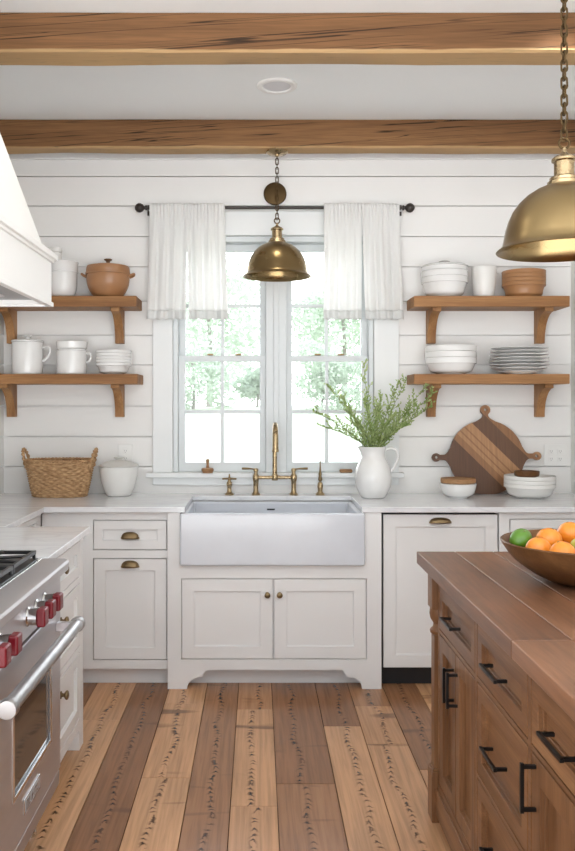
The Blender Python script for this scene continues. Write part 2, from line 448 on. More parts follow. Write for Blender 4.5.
# floor planks
bm = bmesh.new(); uvl = bm.loops.layers.uv.new('UVMap'); tl = bm.verts.layers.float.new('tone')
edges = [-1.7, -1.47, -1.22, -1.02, -.82, -.62, -.446, -.257, -.098, .069, .29, .455, .629, .80, .99, 1.17, 1.38, 1.55, 1.72, 1.95]
rf = random.Random(11)
joints = {3: [3.3], 4: [2.0, 3.7], 5: [1.2], 6: [1.7, 3.13, 3.9], 7: [1.5], 8: [1.4, 2.91, 3.83], 9: [1.9, 3.08], 10: [2.2, 3.63], 11: [2.0, 3.44, 3.87], 12: [1.6, 3.2], 13: [2.4, 3.9]}
tones = {3: [.4, .3], 4: [.7, .72, .66], 5: [.32, .30], 6: [.6, .76, .72, .66], 7: [.4, .36], 8: [.6, .70, .74, .55], 9: [.3, .45, .30], 10: [.7, .72, .20], 11: [.6, .7, .62, .45], 12: [.7, .62, .3], 13: [.6, .8, .7]}
for i, (a, b_) in enumerate(zip(edges, edges[1:])):
    js = sorted(joints.get(i, [rf.uniform(2.2, 3.4), rf.uniform(3.5, 4.2), rf.uniform(.6, 1.6)]))
    ys = [-1.2] + [q for q in js if q > -1]  + [WY]
    tt = tones.get(i, None)
    for j, (y0, y1) in enumerate(zip(ys, ys[1:])):
        g = .0012
        tone = (tt[j % len(tt)] if tt else rf.uniform(.15, .9)) + rf.uniform(-.05, .05)
        off = rf.uniform(0, 50); pid = rf.randrange(3, 90)
        vs = bx(bm, a + g, b_ - g, y0 + g, y1 - g, -.02, 0)
        cx = (a + b_) / 2 + rf.uniform(-.02, .02)
        for v in vs: v[tl] = tone
        for f in {f for v in vs for f in v.link_faces}:
            for l in f.loops: l[uvl].uv = (pid + .5 + (l.vert.co.x - cx), l.vert.co.y + off)
bx(bm, -1.7, 1.95, -1.2, WY, -.05, -.021)
struct(obj('floor', bm, FLOORM, None, .0012, 30, 1))

grooves = [z for z in (1.43 - (y - 403) / 173.4 for y in (466.5, 436.6, 406, 365, 335.4, 301.5, 267, 236.7, 206, 176.5))]
WIN = (-.49, .667, 1.00, 2.393)
def shiplap(bm, a0, a1, hole, f):
    zs = [0.0, .2, .4, .6, .8] + grooves + [CZ]
    zs[4] = .86
    for z0, z1 in zip(zs, zs[1:]):
        z0 += .0032; z1 -= .0032
        if hole and z1 > hole[2] and z0 < hole[3]:
            segs = []
            if z0 < hole[2]: segs.append((a0, a1, z0, hole[2])); z0 = hole[2]
            if z1 > hole[3]: segs.append((a0, a1, hole[3], z1)); z1 = hole[3]
            segs += [(a0, hole[0], z0, z1), (hole[1], a1, z0, z1)]
        else: segs = [(a0, a1, z0, z1)]
        for s in segs: f(bm, *s)
bm = bmesh.new()
shiplap(bm, XL, XR, WIN, lambda bm, a, b_, z0, z1: bx(bm, a, b_, WY, WY + .024, z0, z1))
frame_cells(bm, (XL - .15, XR + .15), (-.05, CZ + .1), [WIN], WY + .024, WY + .13)
struct(obj('wall_back', bm, WALL, None, 0, 30))
bm = bmesh.new()
shiplap(bm, YB, WY, None, lambda bm, a, b_, z0, z1: bx(bm, XL - .024, XL, a, b_, z0, z1))
bx(bm, XL - .13, XL - .024, YB, WY, -.05, CZ + .1)
struct(obj('wall_left', bm, WALL, None, 0, 30))
struct(obj('wall_right', box(XR, XR + .12, YB, WY, -.05, CZ + .1), WALL, None, 0, 30))
struct(obj('ceiling', box(XL - .13, XR + .12, -.4, WY + .13, CZ, CZ + .1), CEIL, None, 0, 30))
bm = bmesh.new(); bx(bm, XL, XR, WY - .022, WY, 2.83, CZ); bx(bm, XL, XR, WY - .034, WY, 2.905, CZ)
o = struct(obj('trim_1', bm, TRIM, None, .003))

# window: twin double-hung unit
w = thing('window_1', None, None, (0, WY, 1.0)); w['kind'] = 'structure'
def wpart(name, f, mat=None, parent=None, bev=.003):
    bm = bmesh.new(); f(bm)
    bmesh.ops.translate(bm, verts=bm.verts[:], vec=(0, 0, -1.0))
    return obj(name, bm, mat or WINF, parent or w, bev)
wpart('casing', lambda bm: (bx(bm, -.605, -.49, -.022, 0, 1.03, 2.393), bx(bm, .667, .81, -.022, 0, 1.03, 2.393), bx(bm, -.605, .81, -.026, 0, 2.393, 2.53), bx(bm, -.625, .83, -.042, 0, 2.53, 2.553)), WINC)
wpart('sill', lambda bm: (bx(bm, -.64, .835, -.05, .0, 1.003, 1.03), bx(bm, -.489, .666, -.0, .125, 1.001, 1.03)), WINC)
wpart('apron', lambda bm: bx(bm, -.605, .81, -.018, 0, .958, 1.003), WINC)
wpart('jamb', lambda bm: (bx(bm, -.489, -.462, .0, .125, 1.03, 2.392), bx(bm, .640, .666, .0, .125, 1.03, 2.392), bx(bm, -.462, .64, .0, .125, 2.36, 2.392)))
wpart('mullion', lambda bm: (bx(bm, .045, .165, -.004, .125, 1.03, 2.36), bx(bm, .09, .12, -.012, -.004, 1.03, 2.36)))
def sash(x0, x1, z0, z1, y, gx0, gx1, gz0, gz1, mv, mh):
    def f(bm):
        frame_cells(bm, (x0, x1), (z0, z1), [(gx0, gx1, gz0, gz1)], y, y + .034)
    s = wpart('sash', f, WINF, w, .003)
    wpart('muntin', lambda bm: (bx(bm, mv - .010, mv + .010, y + .008, y + .028, gz0, gz1), bx(bm, gx0, gx1, y + .009, y + .027, mh - .010, mh + .010)), WINF, s, .002)
    wpart('glass_pane', lambda bm: bx(bm, gx0 - .004, gx1 + .004, y + .016, y + .019, gz0 - .004, gz1 + .004), GLASS, s, 0)
    return s
for x0, x1, gx0, gx1, mv in ((-.462, .045, -.424, .010, -.208), (.165, .640, .199, .603, .401)):
    s = sash(x0, x1, 1.03, 1.706, .035, gx0, gx1, 1.085, 1.672, mv, 1.379)
    for lx in (gx0 + .13, gx1 - .14):
        wpart('sash_latch', lambda bm: bx(bm, lx, lx + .035, .022, .04, 1.706, 1.716), BRASSD, s, .002)
    sash(x0, x1, 1.672, 2.36, .075, gx0, gx1, 1.706, 2.318, mv, 2.0)

# ceiling beams
def beam(y0, y1, label):
    bm = bmesh.new()
    n = 60; xs = [XL + (XR - XL) * i / n for i in range(n + 1)]
    rings = []
    for i, x in enumerate(xs):
        def wv(k): return noise.noise(Vector((x * 2.2, k * 5.1, y0))) * .006 + noise.noise(Vector((x * 9, k * 5.1, y0))) * .002
        ch = .008
        pts = [(y0 + wv(0), 2.814 + ch + wv(1)), (y0 + ch, 2.814 + wv(1)), (y1 - ch, 2.814 + wv(2)), (y1 + wv(3), 2.814 + ch), (y1 + wv(3), CZ - .002), (y0 + wv(0), CZ - .002)]
        rings.append([bm.verts.new((x, a - y0, b_ - 2.814)) for a, b_ in pts])
    for A, B in zip(rings, rings[1:]):
        for k in range(6): bm.faces.new((A[k], A[(k + 1) % 6], B[(k + 1) % 6], B[k]))
    bm.faces.new(rings[0]); bm.faces.new(rings[-1])
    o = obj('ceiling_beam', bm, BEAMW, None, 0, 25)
    o.location = (0, y0, 2.814)
    tag(o, label, 'beam', 'ceiling beams')
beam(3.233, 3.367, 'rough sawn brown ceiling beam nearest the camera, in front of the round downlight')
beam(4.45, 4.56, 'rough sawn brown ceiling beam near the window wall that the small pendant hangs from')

# recessed downlight
t_ = thing('recessed_light', 'round white recessed downlight in the ceiling between the two beams', 'ceiling light', (.092, 3.98, CZ))
bm = bmesh.new(); lathe(bm, smoothprof([(.066, -.002), (.07, -.008), (.088, -.010), (.098, -.004), (.099, 0)], 1), n=48); obj('trim_ring', bm, TRIM, t_)
bm = bmesh.new(); lathe(bm, [(0, -.003), (.067, -.003), (.067, 0)], n=48); obj('lens', bm, CANL, t_)

# ------------------------------------------------------------------ pendants
def chain_bm(z0, z1, link=.034, r=.0028, w_=.0085):
    bm = bmesh.new(); n = max(2, round((z1 - z0) / (link - .009))); st_ = (z1 - z0) / n
    for i in range(n):
        zc = z0 + st_ * (i + .5); hl = st_ / 2 + .0055 - w_
        pts = []
        for k in range(14):
            a = 2 * PI * k / 14; px = w_ * math.cos(a); pz = w_ * math.sin(a) + (hl if math.sin(a) > 0 else -hl)
            pts.append((px, 0, zc + pz) if i % 2 == 0 else (0, px, zc + pz))
        tube(bm, pts, r, 6, closed=True)
    return bm
def pendant(x, y, zr, ztop, label, power):
    t = thing('pendant_lamp', label, 'pendant lamp', (x, y, zr), 0, 'brass dome pendants')
    outer = [(.187, .0), (.1885, .002), (.1865, .0045), (.177, .011), (.170, .021), (.1665, .038), (.162, .062), (.154, .089), (.142, .115), (.125, .139), (.103, .160), (.078, .176), (.052, .187), (.03, .191)]
    inner = [(.028, .188), (.05, .184), (.076, .173), (.101, .157), (.123, .136), (.140, .112), (.152, .086), (.160, .060), (.1645, .037), (.168, .020), (.175, .009), (.187, 0)]
    bm = bmesh.new(); lathe(bm, outer + inner, n=72); obj('shade', bm, BRASSP, t, 0, 50)
    bm = bmesh.new(); lathe(bm, [(0, .186), (.046, .188), (.047, .197), (.040, .201), (.041, .208), (.036, .212), (.028, .214), (.028, .254), (.035, .257), (.035, .263), (.028, .270), (.012, .277), (.007, .283), (.006, .294), (0, .294)], n=40); obj('socket', bm, BRASS, t, 0, 40)
    bm = bmesh.new(); tube(bm, [(.015 * math.cos(2 * PI * k / 20), 0, .308 + .015 * math.sin(2 * PI * k / 20)) for k in range(20)], .0035, 8, closed=True); obj('ring', bm, BRONZE, t)
    obj('chain', chain_bm(.319, ztop - zr - .018), BRONZE, t)
    bm = bmesh.new(); lathe(bm, [(0, ztop - zr - .03), (.012, ztop - zr - .028), (.016, ztop - zr - .018), (.05, ztop - zr - .014), (.06, ztop - zr - .006), (.06, ztop - zr), (0, ztop - zr)], n=40); obj('canopy', bm, BRASS, t, 0, 40)
    bm = bmesh.new(); lathe(bm, smoothprof([(0, .058), (.03, .060), (.036, .086), (.026, .121), (.016, .141), (.014, .184)], 2), n=24); obj('bulb', bm, BULB, t)
pendant(.1045, 4.505, 2.123, 2.812, 'brass dome pendant lamp hanging on a short chain in front of the window', 3)
pendant(.875, 2.343, 1.864, CZ, 'large brass dome pendant lamp over the wooden island at the right edge', 3)

# wall disc and curtains
t_ = thing('wall_disc', 'round dark brass disc on the white wall above the curtain rod', 'wall disc', (.098, WY, 2.635))
bm = bmesh.new(); lathe(bm, [(0, .022), (.05, .022), (.062, .019), (.066, .010), (.066, .001), (0, .001)], n=48, M=Matrix.Rotation(PI / 2, 3, 'X')); obj('plate', bm, BRONZE, t_)
rod = thing('curtain_rod', 'thin dark bronze curtain rod with ball ends across the window', 'curtain rod', (0, 4.655, 2.538))
bm = bmesh.new(); tube(bm, [(-.632, 0, 0), (.822, 0, 0)], .0085, 12); obj('rod', bm, DKBR, rod)
for sx in (-.632, .822):
    d_ = -1 if sx < 0 else 1
    bm = bmesh.new(); lathe(bm, [(0, -.004), (.014, -.003), (.015, .006), (.009, .010), (.011, .016), (.020, .022), (.026, .034), (.027, .044), (.022, .056), (.010, .066), (0, .068)], n=24, M=Matrix.Rotation(d_ * PI / 2, 3, 'Y')); bmesh.ops.translate(bm, verts=bm.verts[:], vec=(sx, 0, 0)); obj('finial', bm, DKBR, rod)
for sx in (-.624, .814):
    bm = bmesh.new(); tube(bm, [(sx, .008, 0), (sx, .06, 0)], .006, 8); bx(bm, sx - .012, sx + .012, .06, .0745, -.03, .03); obj('bracket', bm, DKBR, rod, .001)
def curtain(xa, xb, ba, bb, seed, label):
    t = thing('cafe_curtain', label, 'curtain', ((xa + xb) / 2, 4.655, 2.538), 0, 'white linen cafe curtains')
    ox = (xa + xb) / 2; rr = random.Random(seed)
    zt, zb = .018, -.635
    mid_t = (xa + xb) / 2; mid_b = (ba + bb) / 2
    for half, (ta, tb_, a2, b2) in enumerate(((xa, mid_t, ba, mid_b - .010), (mid_t, xb, mid_b + .010, bb))):
        nx, nz = 90, 40; ph = rr.uniform(0, 6)
        def P(u, z):
            k = (zt - z) / (zt - zb); e = k ** 1.6
            x = (ta + (tb_ - ta) * u) * (1 - e) + (a2 + (b2 - a2) * u) * e
            y = .0045 * math.sin(u * 2 * PI * 11 + ph) * (1 - .9 * min(1, k * 4)) + .013 * math.sin(u * 2 * PI * 3.3 + ph * 1.7 + k * .8) * min(1, k * 2.2) + .010 * noise.noise(Vector((u * 6, k * 2, seed + half)))
            y -= .017
            x += .002 * math.sin(u * 2 * PI * 11 + ph + 1.2)
            return (x - ox, y * 1.0 - .004, z)
        hem = -.585
        for nm, z0, z1, m_, n2 in (('panel', zt, hem, LINEN, nz), ('hem', hem, zb, LINENH, 5)):
            bm = bmesh.new(); G = []
            for j in range(n2 + 1):
                z = z0 + (z1 - z0) * j / n2
                G.append([bm.verts.new(P(i / nx, z + (.003 * math.sin(i * .4) if (nm == 'hem' and j == n2) else 0))) for i in range(nx + 1)])
            for j in range(n2):
                for i in range(nx): bm.faces.new((G[j][i], G[j][i + 1], G[j + 1][i + 1], G[j + 1][i]))
            o = obj(nm, bm, m_, t if nm == 'panel' else par, 0, 180)
            sm_ = o.modifiers.new('cloth thickness', 'SOLIDIFY'); sm_.thickness = .0012 if nm == 'panel' else .0022
            if nm == 'panel': par = o
curtain(-.615, -.185, -.63, -.165, 3, 'white linen cafe curtain over the left half of the window')
curtain(.375, .80, .37, .825, 9, 'white linen cafe curtain over the right half of the window, above the leafy branches')

# ------------------------------------------------------------------ shelves
def shelf(x0, x1, ztop, th, brx, label, bh):
    t = thing('wall_shelf', label, 'shelf', (x0, WY, ztop - th), 0, 'floating oak wall shelves')
    obj('shelf_board', box(0, x1 - x0, -.22, 0, 0, th), SHELFW, t, .004)
    for bx0 in brx:
        fr0 = [(-.185, 0), (-.185, -.018)]
        for k in range(0, 15):
            a = k / 14 * PI / 2
            fr0.append((-.045 - .138 * (1 - math.sin(a)), -.022 - (bh - .03) * (1 - math.cos(a))))
        fr0 += [(-.045, -bh)]
        bm = bmesh.new(); xa, xb = bx0 - x0, bx0 - x0 + .048
        rows_ = [[bm.verts.new(p) for p in ((xa, y, z), (xb, y, z), (xb, 0, z), (xa, 0, z))] for y, z in fr0]
        for p, q in zip(rows_, rows_[1:]):
            for k in range(4): bm.faces.new((p[k], p[(k + 1) % 4], q[(k + 1) % 4], q[k]))
        bm.faces.new(rows_[0]); bm.faces.new(rows_[-1])
        obj('bracket', bm, BRACKW, t, .002, 30)
shelf(XL + .002, -.669, 2.02, .060, (-1.437, -.817), 'upper oak shelf left of the window beside the range hood', .19)
shelf(XL + .002, -.662, 1.59, .055, (-1.437, -.817), 'lower oak shelf left of the window above the wicker basket', .185)
shelf(.858, 1.716, 2.02, .060, (.968, 1.591), 'upper oak shelf right of the window', .19)
shelf(.858, 1.716, 1.59, .055, (.968, 1.591), 'lower oak shelf right of the window above the round board', .185)

# ------------------------------------------------------------------ crockery
def bowl_bm(r, h, rb, t=.005, foot=.006, flare=.55, n=48):
    o_ = [(0, foot * .3), (rb * .86, foot * .3), (rb * .88, 0), (rb, 0), (rb, foot)]
    s = [(rb, foot), (rb + (r - rb) * .62, foot + h * .12), (r * .97, h * flare), (r, h)]
    o_ += smoothprof(s, 3)[1:]
    i_ = [(r - t, h)] + smoothprof([(r - t, h), (r * .97 - t, h * flare + t), (rb + (r - rb) * .62 - t, foot + h * .12 + t), (rb * .6, foot + t), (0, foot + t)], 3)[1:]
    bm = bmesh.new(); lathe(bm, o_ + [(r - t / 2, h + t * .4)] + i_, n=n); return bm
def nest_bm(r, h, rb, band, t=.0022, n=52):
    """stacking bowl: the lip is a wider upright band so the next bowl sits on this one's rim"""
    q = r - .0075; z1 = h - band
    o_ = [(0, .002), (rb * .82, .002), (rb * .85, 0), (rb, 0)] + smoothprof([(rb, 0), (rb + .002, .004), (rb + (q - rb) * .65, max(.008, z1 * .22)), (q - .009, z1 * .62), (q, z1)], 3)[1:]
    o_ += [(r - .0015, z1 + .0005), (r, z1 + .002), (r, h - .002), (r - .0015, h)]
    q2 = q - t
    i_ = [(r - t - .001, h), (r - t - .001, z1 + .001), (q2, z1 - .001)] + smoothprof([(q2, z1 - .001), (q2 - .009, z1 * .62 + t), (rb + (q - rb) * .65 - t, max(.008, z1 * .22) + t), (rb * .9, .007), (0, .006)], 3)[1:]
    bm = bmesh.new(); lathe(bm, o_ + i_, n=n); return bm
def single(name, bm, mat, loc, label, cat, group=None, rz=0, smooth=40):
    o = obj(name, bm, mat, None, 0, smooth); o.location = loc; o.rotation_euler = (0, 0, rz)
    return tag(o, label, cat, group)
ORD = ['lowest', 'second from the bottom', 'third from the bottom', 'fourth from the bottom', 'fifth from the bottom', 'sixth from the bottom', 'seventh from the bottom', 'eighth from the bottom', 'ninth from the bottom']
def stack(kind, cat, x, y, z, specs, mat, desc, place, group):
    """specs: list of (r,h,rb,dz)"""
    zz = z
    n_, r, h, rb, band = specs; dz = band + .0006
    for k in range(n_):
        which = 'topmost' if k == n_ - 1 else ORD[k]
        single(kind, nest_bm(r, h, rb, band), mat, (x, y, zz), f'{desc}, {which} {place}', cat, group)
        zz += dz
    return zz
SZ1, SZ2 = 2.0205, 1.5905
# upper left: crock + little jar on it
t_ = thing('crock', 'white glazed crock half hidden behind the range hood on the upper left shelf', 'pot', (-1.096, 4.61, SZ1))
bm = bmesh.new(); lathe(bm, smoothprof([(0, 0), (.045, 0), (.062, .008), (.077, .05), (.079, .10), (.079, .138)], 2) + [(.084, .142), (.084, .150), (.074, .150), (.074, .146), (0, .146)], n=44); obj('body', bm, CER, t_, 0, 40)
bm = bmesh.new(); lathe(bm, [(0, .1505), (.080, .1505), (.083, .156), (.083, .190), (.086, .194), (.086, .200), (.076, .203), (0, .205)], n=44); obj('lid', bm, CER, t_, 0, 40)
t_ = thing('small_jar', 'small white lidded jar standing on top of the crock on the upper left shelf', 'jar', (-1.145, 4.61, SZ1 + .2062))
bm = bmesh.new(); lathe(bm, [(0, 0), (.036, 0), (.040, .006), (.040, .044), (.034, .050), (0, .050)], n=32); obj('body', bm, CERM, t_, 0, 40)
bm = bmesh.new(); lathe(bm, [(0, .0505), (.042, .0505), (.044, .058), (.042, .074), (.020, .078), (0, .078)], n=32); obj('lid', bm, CERM, t_, 0, 40)
# terracotta pot
t_ = thing('terracotta_pot', 'terracotta lidded casserole pot on the upper left shelf', 'pot', (-.843, 4.61, SZ1))
bm = bmesh.new(); lathe(bm, smoothprof([(0, 0), (.062, 0), (.085, .010), (.115, .060), (.121, .108), (.118, .128)], 2) + [(.125, .130), (.125, .139), (.11, .139), (0, .136)], n=56); obj('body', bm, TERRA, t_, 0, 40)
bm = bmesh.new(); lathe(bm, [(0, .140), (.119, .140), (.122, .146), (.120, .166), (.116, .176), (.08, .184), (.03, .188), (0, .189)], n=56); lid_ = obj('lid', bm, TERRA, t_, 0, 40)
bm = bmesh.new(); lathe(bm, [(0, .187), (.012, .188), (.010, .198), (.012, .206), (.022, .212), (.023, .217), (.015, .220), (0, .221)], n=28); obj('knob', bm, WALN, lid_, 0, 40)
for s in (-1, 1):
    bm = bmesh.new(); tube(bm, bez([(s * .118, -.028, .118), (s * .140, -.022, .128), (s * .146, 0, .134), (s * .140, .022, .128), (s * .118, .028, .118)], 6), .007, 10); obj('handle', bm, TERRA, t_)

def mugbody(r, h, rb=None, t=.004):
    rb = rb or r * .93
    return [(0, .003), (rb * .85, .003), (rb * .87, 0), (rb, 0)] + smoothprof([(rb, 0), (rb + .004, .006), (r, h * .3), (r, h - .01), (r, h)], 2)[1:] + [(r - t / 2, h + .002), (r - t, h), (r - t, .02), (0, .012)]
# lidded mug jar
t_ = thing('lidded_jug', 'tall white lidded jug with a side handle on the lower left shelf', 'jug', (-1.296, 4.61, SZ2))
bm = bmesh.new(); lathe(bm, mugbody(.086, .178, .078), n=48); obj('body', bm, CER, t_, 0, 40)
bm = bmesh.new(); lathe(bm, [(0, .181), (.089, .181), (.090, .187), (.085, .192), (.03, .197), (.014, .199), (.013, .208), (.024, .212), (.024, .218), (.010, .221), (0, .221)], n=48); obj('lid', bm, CER, t_, 0, 40)
bm = bmesh.new(); tube(bm, bez([(.082, 0, .150), (.110, 0, .156), (.126, 0, .146), (.124, 0, .115), (.106, 0, .088), (.083, 0, .076)], 8), .0075, 10); obj('handle', bm, CER, t_)
# mug + bowl on top
t_ = thing('mug', 'wide white mug with a small handle under a bowl on the lower left shelf', 'mug', (-1.047, 4.61, SZ2))
bm = bmesh.new(); lathe(bm, mugbody(.084, .130, .078), n=48); obj('body', bm, CER, t_, 0, 40)
bm = bmesh.new(); tube(bm, bez([(.080, 0, .118), (.096, 0, .122), (.106, 0, .108), (.101, 0, .080), (.082, 0, .066)], 8), .007, 10); obj('handle', bm, CER, t_)
single('bowl', bowl_bm(.087, .048, .076, flare=.3), CER, (-1.047, 4.61, SZ2 + .1335), 'shallow white bowl resting on the rim of the wide mug', 'bowl')
stack('bowl', 'bowl', -.811, 4.61, SZ2, (5, .099, .063, .052, .0172), CER, 'small white bowl', 'in the stack on the lower left shelf', 'white bowls stacked on the lower left shelf')
# upper right
stack('bowl', 'bowl', 1.048, 4.61, SZ1, (2, .129, .112, .075, .033), CER, 'deep white bowl', 'under the knobbed lid, upper right shelf', 'white bowls stacked on the upper right shelf')
t_ = thing('serving_dish', 'white lidded dish with round knob on top of the bowls, upper right shelf', 'dish', (1.048, 4.61, SZ1 + .1466))
bm = bmesh.new(); lathe(bm, [(0, 0), (.122, 0), (.126, .004), (.126, .024), (.122, .026), (0, .026)], n=48); obj('body', bm, CER, t_, 0, 40)
bm = bmesh.new(); lathe(bm, [(0, .0265), (.128, .0265), (.130, .030), (.118, .036), (.05, .042), (0, .043)], n=48); lid_ = obj('lid', bm, CER, t_, 0, 40)
bm = bmesh.new(); lathe(bm, [(0, .042), (.018, .043), (.016, .047), (.03, .052), (.031, .058), (.02, .062), (0, .063)], n=30); obj('knob', bm, STONE, lid_, 0, 40)
t_ = thing('tumbler', 'tall tapered white tumbler between bowls and tan bowls on the upper right shelf', 'tumbler', (1.27, 4.61, SZ1))
bm = bmesh.new(); lathe(bm, [(0, .003), (.045, .003), (.046, 0), (.052, 0)] + smoothprof([(.052, 0), (.059, .02), (.068, .10), (.069, .171)], 2)[1:] + [(.066, .173), (.064, .171), (.058, .03), (0, .014)], n=44); obj('body', bm, CERM, t_, 0, 40)
bm = bmesh.new(); tube(bm, bez([(.063, .02, .14), (.082, .026, .146), (.088, .028, .134), (.064, .02, .118)], 6), .006, 8); obj('handle', bm, CERM, t_)
stack('bowl', 'bowl', 1.494, 4.61, SZ1, (4, .119, .083, .082, .0215), TAN, 'tan stoneware bowl', 'in the stack on the upper right shelf', 'tan stoneware bowls on the upper right shelf')
# lower right
stack('bowl', 'bowl', 1.082, 4.60, SZ2, (3, .141, .091, .075, .033), CER, 'large white bowl', 'in the stack on the lower right shelf', 'large white bowls on the lower right shelf')
def plate_bm(r):
    bm = bmesh.new(); lathe(bm, [(0, .001), (r * .52, .001), (r * .53, 0), (r * .58, 0), (r * .62, .003), (r * .93, .0115), (r, .0135), (r, .016), (r * .98, .0165), (r * .92, .0145), (r * .62, .0065), (0, .0055)], n=56); return bm
for k in range(8):
    r = (.120, .150, .160, .163, .158, .156, .155, .154)[k]
    which = 'topmost' if k == 7 else ORD[k]
    single('plate', plate_bm(r), CER, (1.456 + random.uniform(-.003, .003), 4.57, SZ2 + k * .0185), f'white plate, {which} of the stack on the lower right shelf', 'plate', 'white plates on the lower right shelf')

# ------------------------------------------------------------------ counter items
CT = .9105
# basket
bk = thing('wicker_basket', 'oval brown wicker basket with two loop handles on the counter at the left', 'basket', (-1.105, 4.575, CT))
bm = bmesh.new()
na, nr = 168, 60; hb = .198; nst = 22; rows = 15
G = []
for j in range(nr + 1):
    v_ = j / nr; z = v_ * hb
    ring = []
    for i in range(na):
        a = 2 * PI * i / na
        hw = .146 + (.188 - .146) * v_ ** .85; hd = .088 + (.118 - .088) * v_ ** .85
        row = int(v_ * rows * .9999); fr_ = (v_ * rows) % 1
        amp = .0058 * math.cos(a * nst + (PI if row % 2 else 0)) * math.sin(PI * fr_) + .002 * math.sin(PI * fr_)
        ca, sa = math.cos(a), math.sin(a)
        rr = (abs(ca) ** 2.4 + abs(sa) ** 2.4) ** (-1 / 2.4)
        ring.append(bm.verts.new((ca * rr * (hw + amp), sa * rr * (hd + amp), z)))
    G.append(ring)
for A, B in zip(G, G[1:]):
    for i in range(na): bm.faces.new((A[i], A[(i + 1) % na], B[(i + 1) % na], B[i]))
bm.faces.new(G[0])
o = obj('woven_body', bm, WICK, bk, 0, 60); m = o.modifiers.new('thickness', 'SOLIDIFY'); m.thickness = .006; m.offset = -1
bm = bmesh.new()
for s_ in range(2):
    pts = []
    for i in range(200):
        a = 2 * PI * i / 200; ca, sa = math.cos(a), math.sin(a); rr = (abs(ca) ** 2.4 + abs(sa) ** 2.4) ** (-1 / 2.4)
        tw_ = a * 30 + s_ * PI
        pts.append((ca * rr * (.187 + .004 * math.cos(tw_)), sa * rr * (.116 + .004 * math.cos(tw_)), .200 + .004 * math.sin(tw_)))
    tube(bm, pts, .0058, 8, closed=True)
obj('rim', bm, WICK, bk, 0, 60)
for s in (-1, 1):
    bm = bmesh.new()
    for s_ in range(2):
        path = bez([(s * .176, -.050, .16), (s * .186, -.050, .205), (s * .197, -.036, .245), (s * .202, 0, .262), (s * .197, .036, .245), (s * .186, .050, .205), (s * .176, .050, .16)], 10)
        pts = [p + Vector((.0045 * math.cos(i * .55 + s_ * PI), 0, .0045 * math.sin(i * .55 + s_ * PI))) for i, p in enumerate(path)]
        tube(bm, pts, .006, 8)
    obj('handle', bm, WICK, bk, 0, 60)
# lidded jar
t_ = thing('ceramic_jar', 'matte white ceramic jar with domed lid on the counter beside the basket', 'jar', (-.781, 4.60, CT))
bm = bmesh.new(); lathe(bm, smoothprof([(0, 0), (.058, 0), (.068, .003), (.084, .04), (.100, .09), (.107, .14), (.106, .162), (.105, .163)], 2) + [(.098, .163), (0, .163)], n=56); obj('body', bm, CERM, t_, 0, 40)
bm = bmesh.new(); lathe(bm, [(0, .1635), (.108, .1635), (.112, .166), (.112, .171), (.104, .176), (.075, .188), (.045, .196), (.026, .199), (.018, .202), (.019, .208), (.029, .211), (.028, .215), (.012, .217), (0, .217)], n=56); obj('lid', bm, LIDG, t_, 0, 40)
# outlets
def outlet(x, z, gangs, label):
    wv = .083 if gangs == 1 else .130
    t = thing('wall_outlet', label, 'outlet', (x, WY, z))
    obj('cover_plate', box(-wv / 2, wv / 2, -.006, -.0005, -.0605, .0605), OUTL, t, .002)
    for g in range(gangs):
        cx = (g - (gangs - 1) / 2) * .052
        for dz in (-.022, .022):
            s = obj('socket_face', box(cx - .016, cx + .016, -.0085, -.006, dz - .014, dz + .014), OUTL, t, .0015)
            bm = bmesh.new(); bx(bm, cx - .007, cx - .0045, -.0092, -.0084, dz - .003, dz + .006); bx(bm, cx + .0045, cx + .007, -.0092, -.0084, dz - .003, dz + .006); bx(bm, cx - .002, cx + .002, -.0092, -.0084, dz - .010, dz - .006)
            obj('slot', bm, GREYL, s)
outlet(-.764, 1.132, 1, 'single white wall outlet behind the ceramic jar')
outlet(1.714, 1.130, 2, 'double white wall outlet right of the round board')
# cutting board
R_ = .213; zc = .2095
outl = []
hdl = [(.0 + .03, .312, .024, .015), (PI / 2, .300, .028, .015), (PI + .0, .312, .024, .015)]
def hpts(Lh, hw, nk):
    q = [(R_ * math.cos(.27), R_ * math.sin(.27)), (R_ + .004, .036), (R_ + .013, .023), (R_ + .024, nk), (Lh - hw * 1.9, nk)]
    q = smoothprof(q, 2)
    a0 = math.asin(nk / hw)
    q += [(Lh - hw - hw * math.cos(a), hw * math.sin(a)) for a in [a0 + (PI - a0) * k / 14 for k in range(1, 15)]]
    return [(x, -y) for x, y in q] + [(x, y) for x, y in reversed(q[:-1])]
outl = []
for hi, (ha, Lh, hw, nk) in enumerate(hdl):
    for x, y in hpts(Lh, hw, nk): outl.append((x * math.cos(ha) - y * math.sin(ha), x * math.sin(ha) + y * math.cos(ha)))
    t0 = ha + .27; t1 = (hdl[hi + 1][0] if hi < 2 else hdl[0][0] + 2 * PI) - .27
    nn_ = int((t1 - t0) / .05)
    for k in range(1, nn_):
        th = t0 + (t1 - t0) * k / nn_
        outl.append((R_ * math.cos(th), max(-.2085, R_ * math.sin(th))))
bm = bmesh.new()
E = []
def loop(pts):
    vs = [bm.verts.new((a, 0, b_ + zc)) for a, b_ in pts]
    return [bm.edges.new((vs[i], vs[(i + 1) % len(vs)])) for i in range(len(vs))]
E += loop(outl)
for ha, Lh, hw, nk in hdl:
    cx, cz = (Lh - .026) * math.cos(ha), (Lh - .026) * math.sin(ha)
    E += loop([(cx + .0085 * math.cos(2 * PI * k / 16), cz + .0085 * math.sin(2 * PI * k / 16)) for k in range(16)])
r_ = bmesh.ops.triangle_fill(bm, use_beauty=True, edges=E)
fs = [f for f in bm.faces]
ex = bmesh.ops.extrude_face_region(bm, geom=fs)
bmesh.ops.translate(bm, verts=[v for v in ex['geom'] if isinstance(v, bmesh.types.BMVert)], vec=(0, .018, 0))
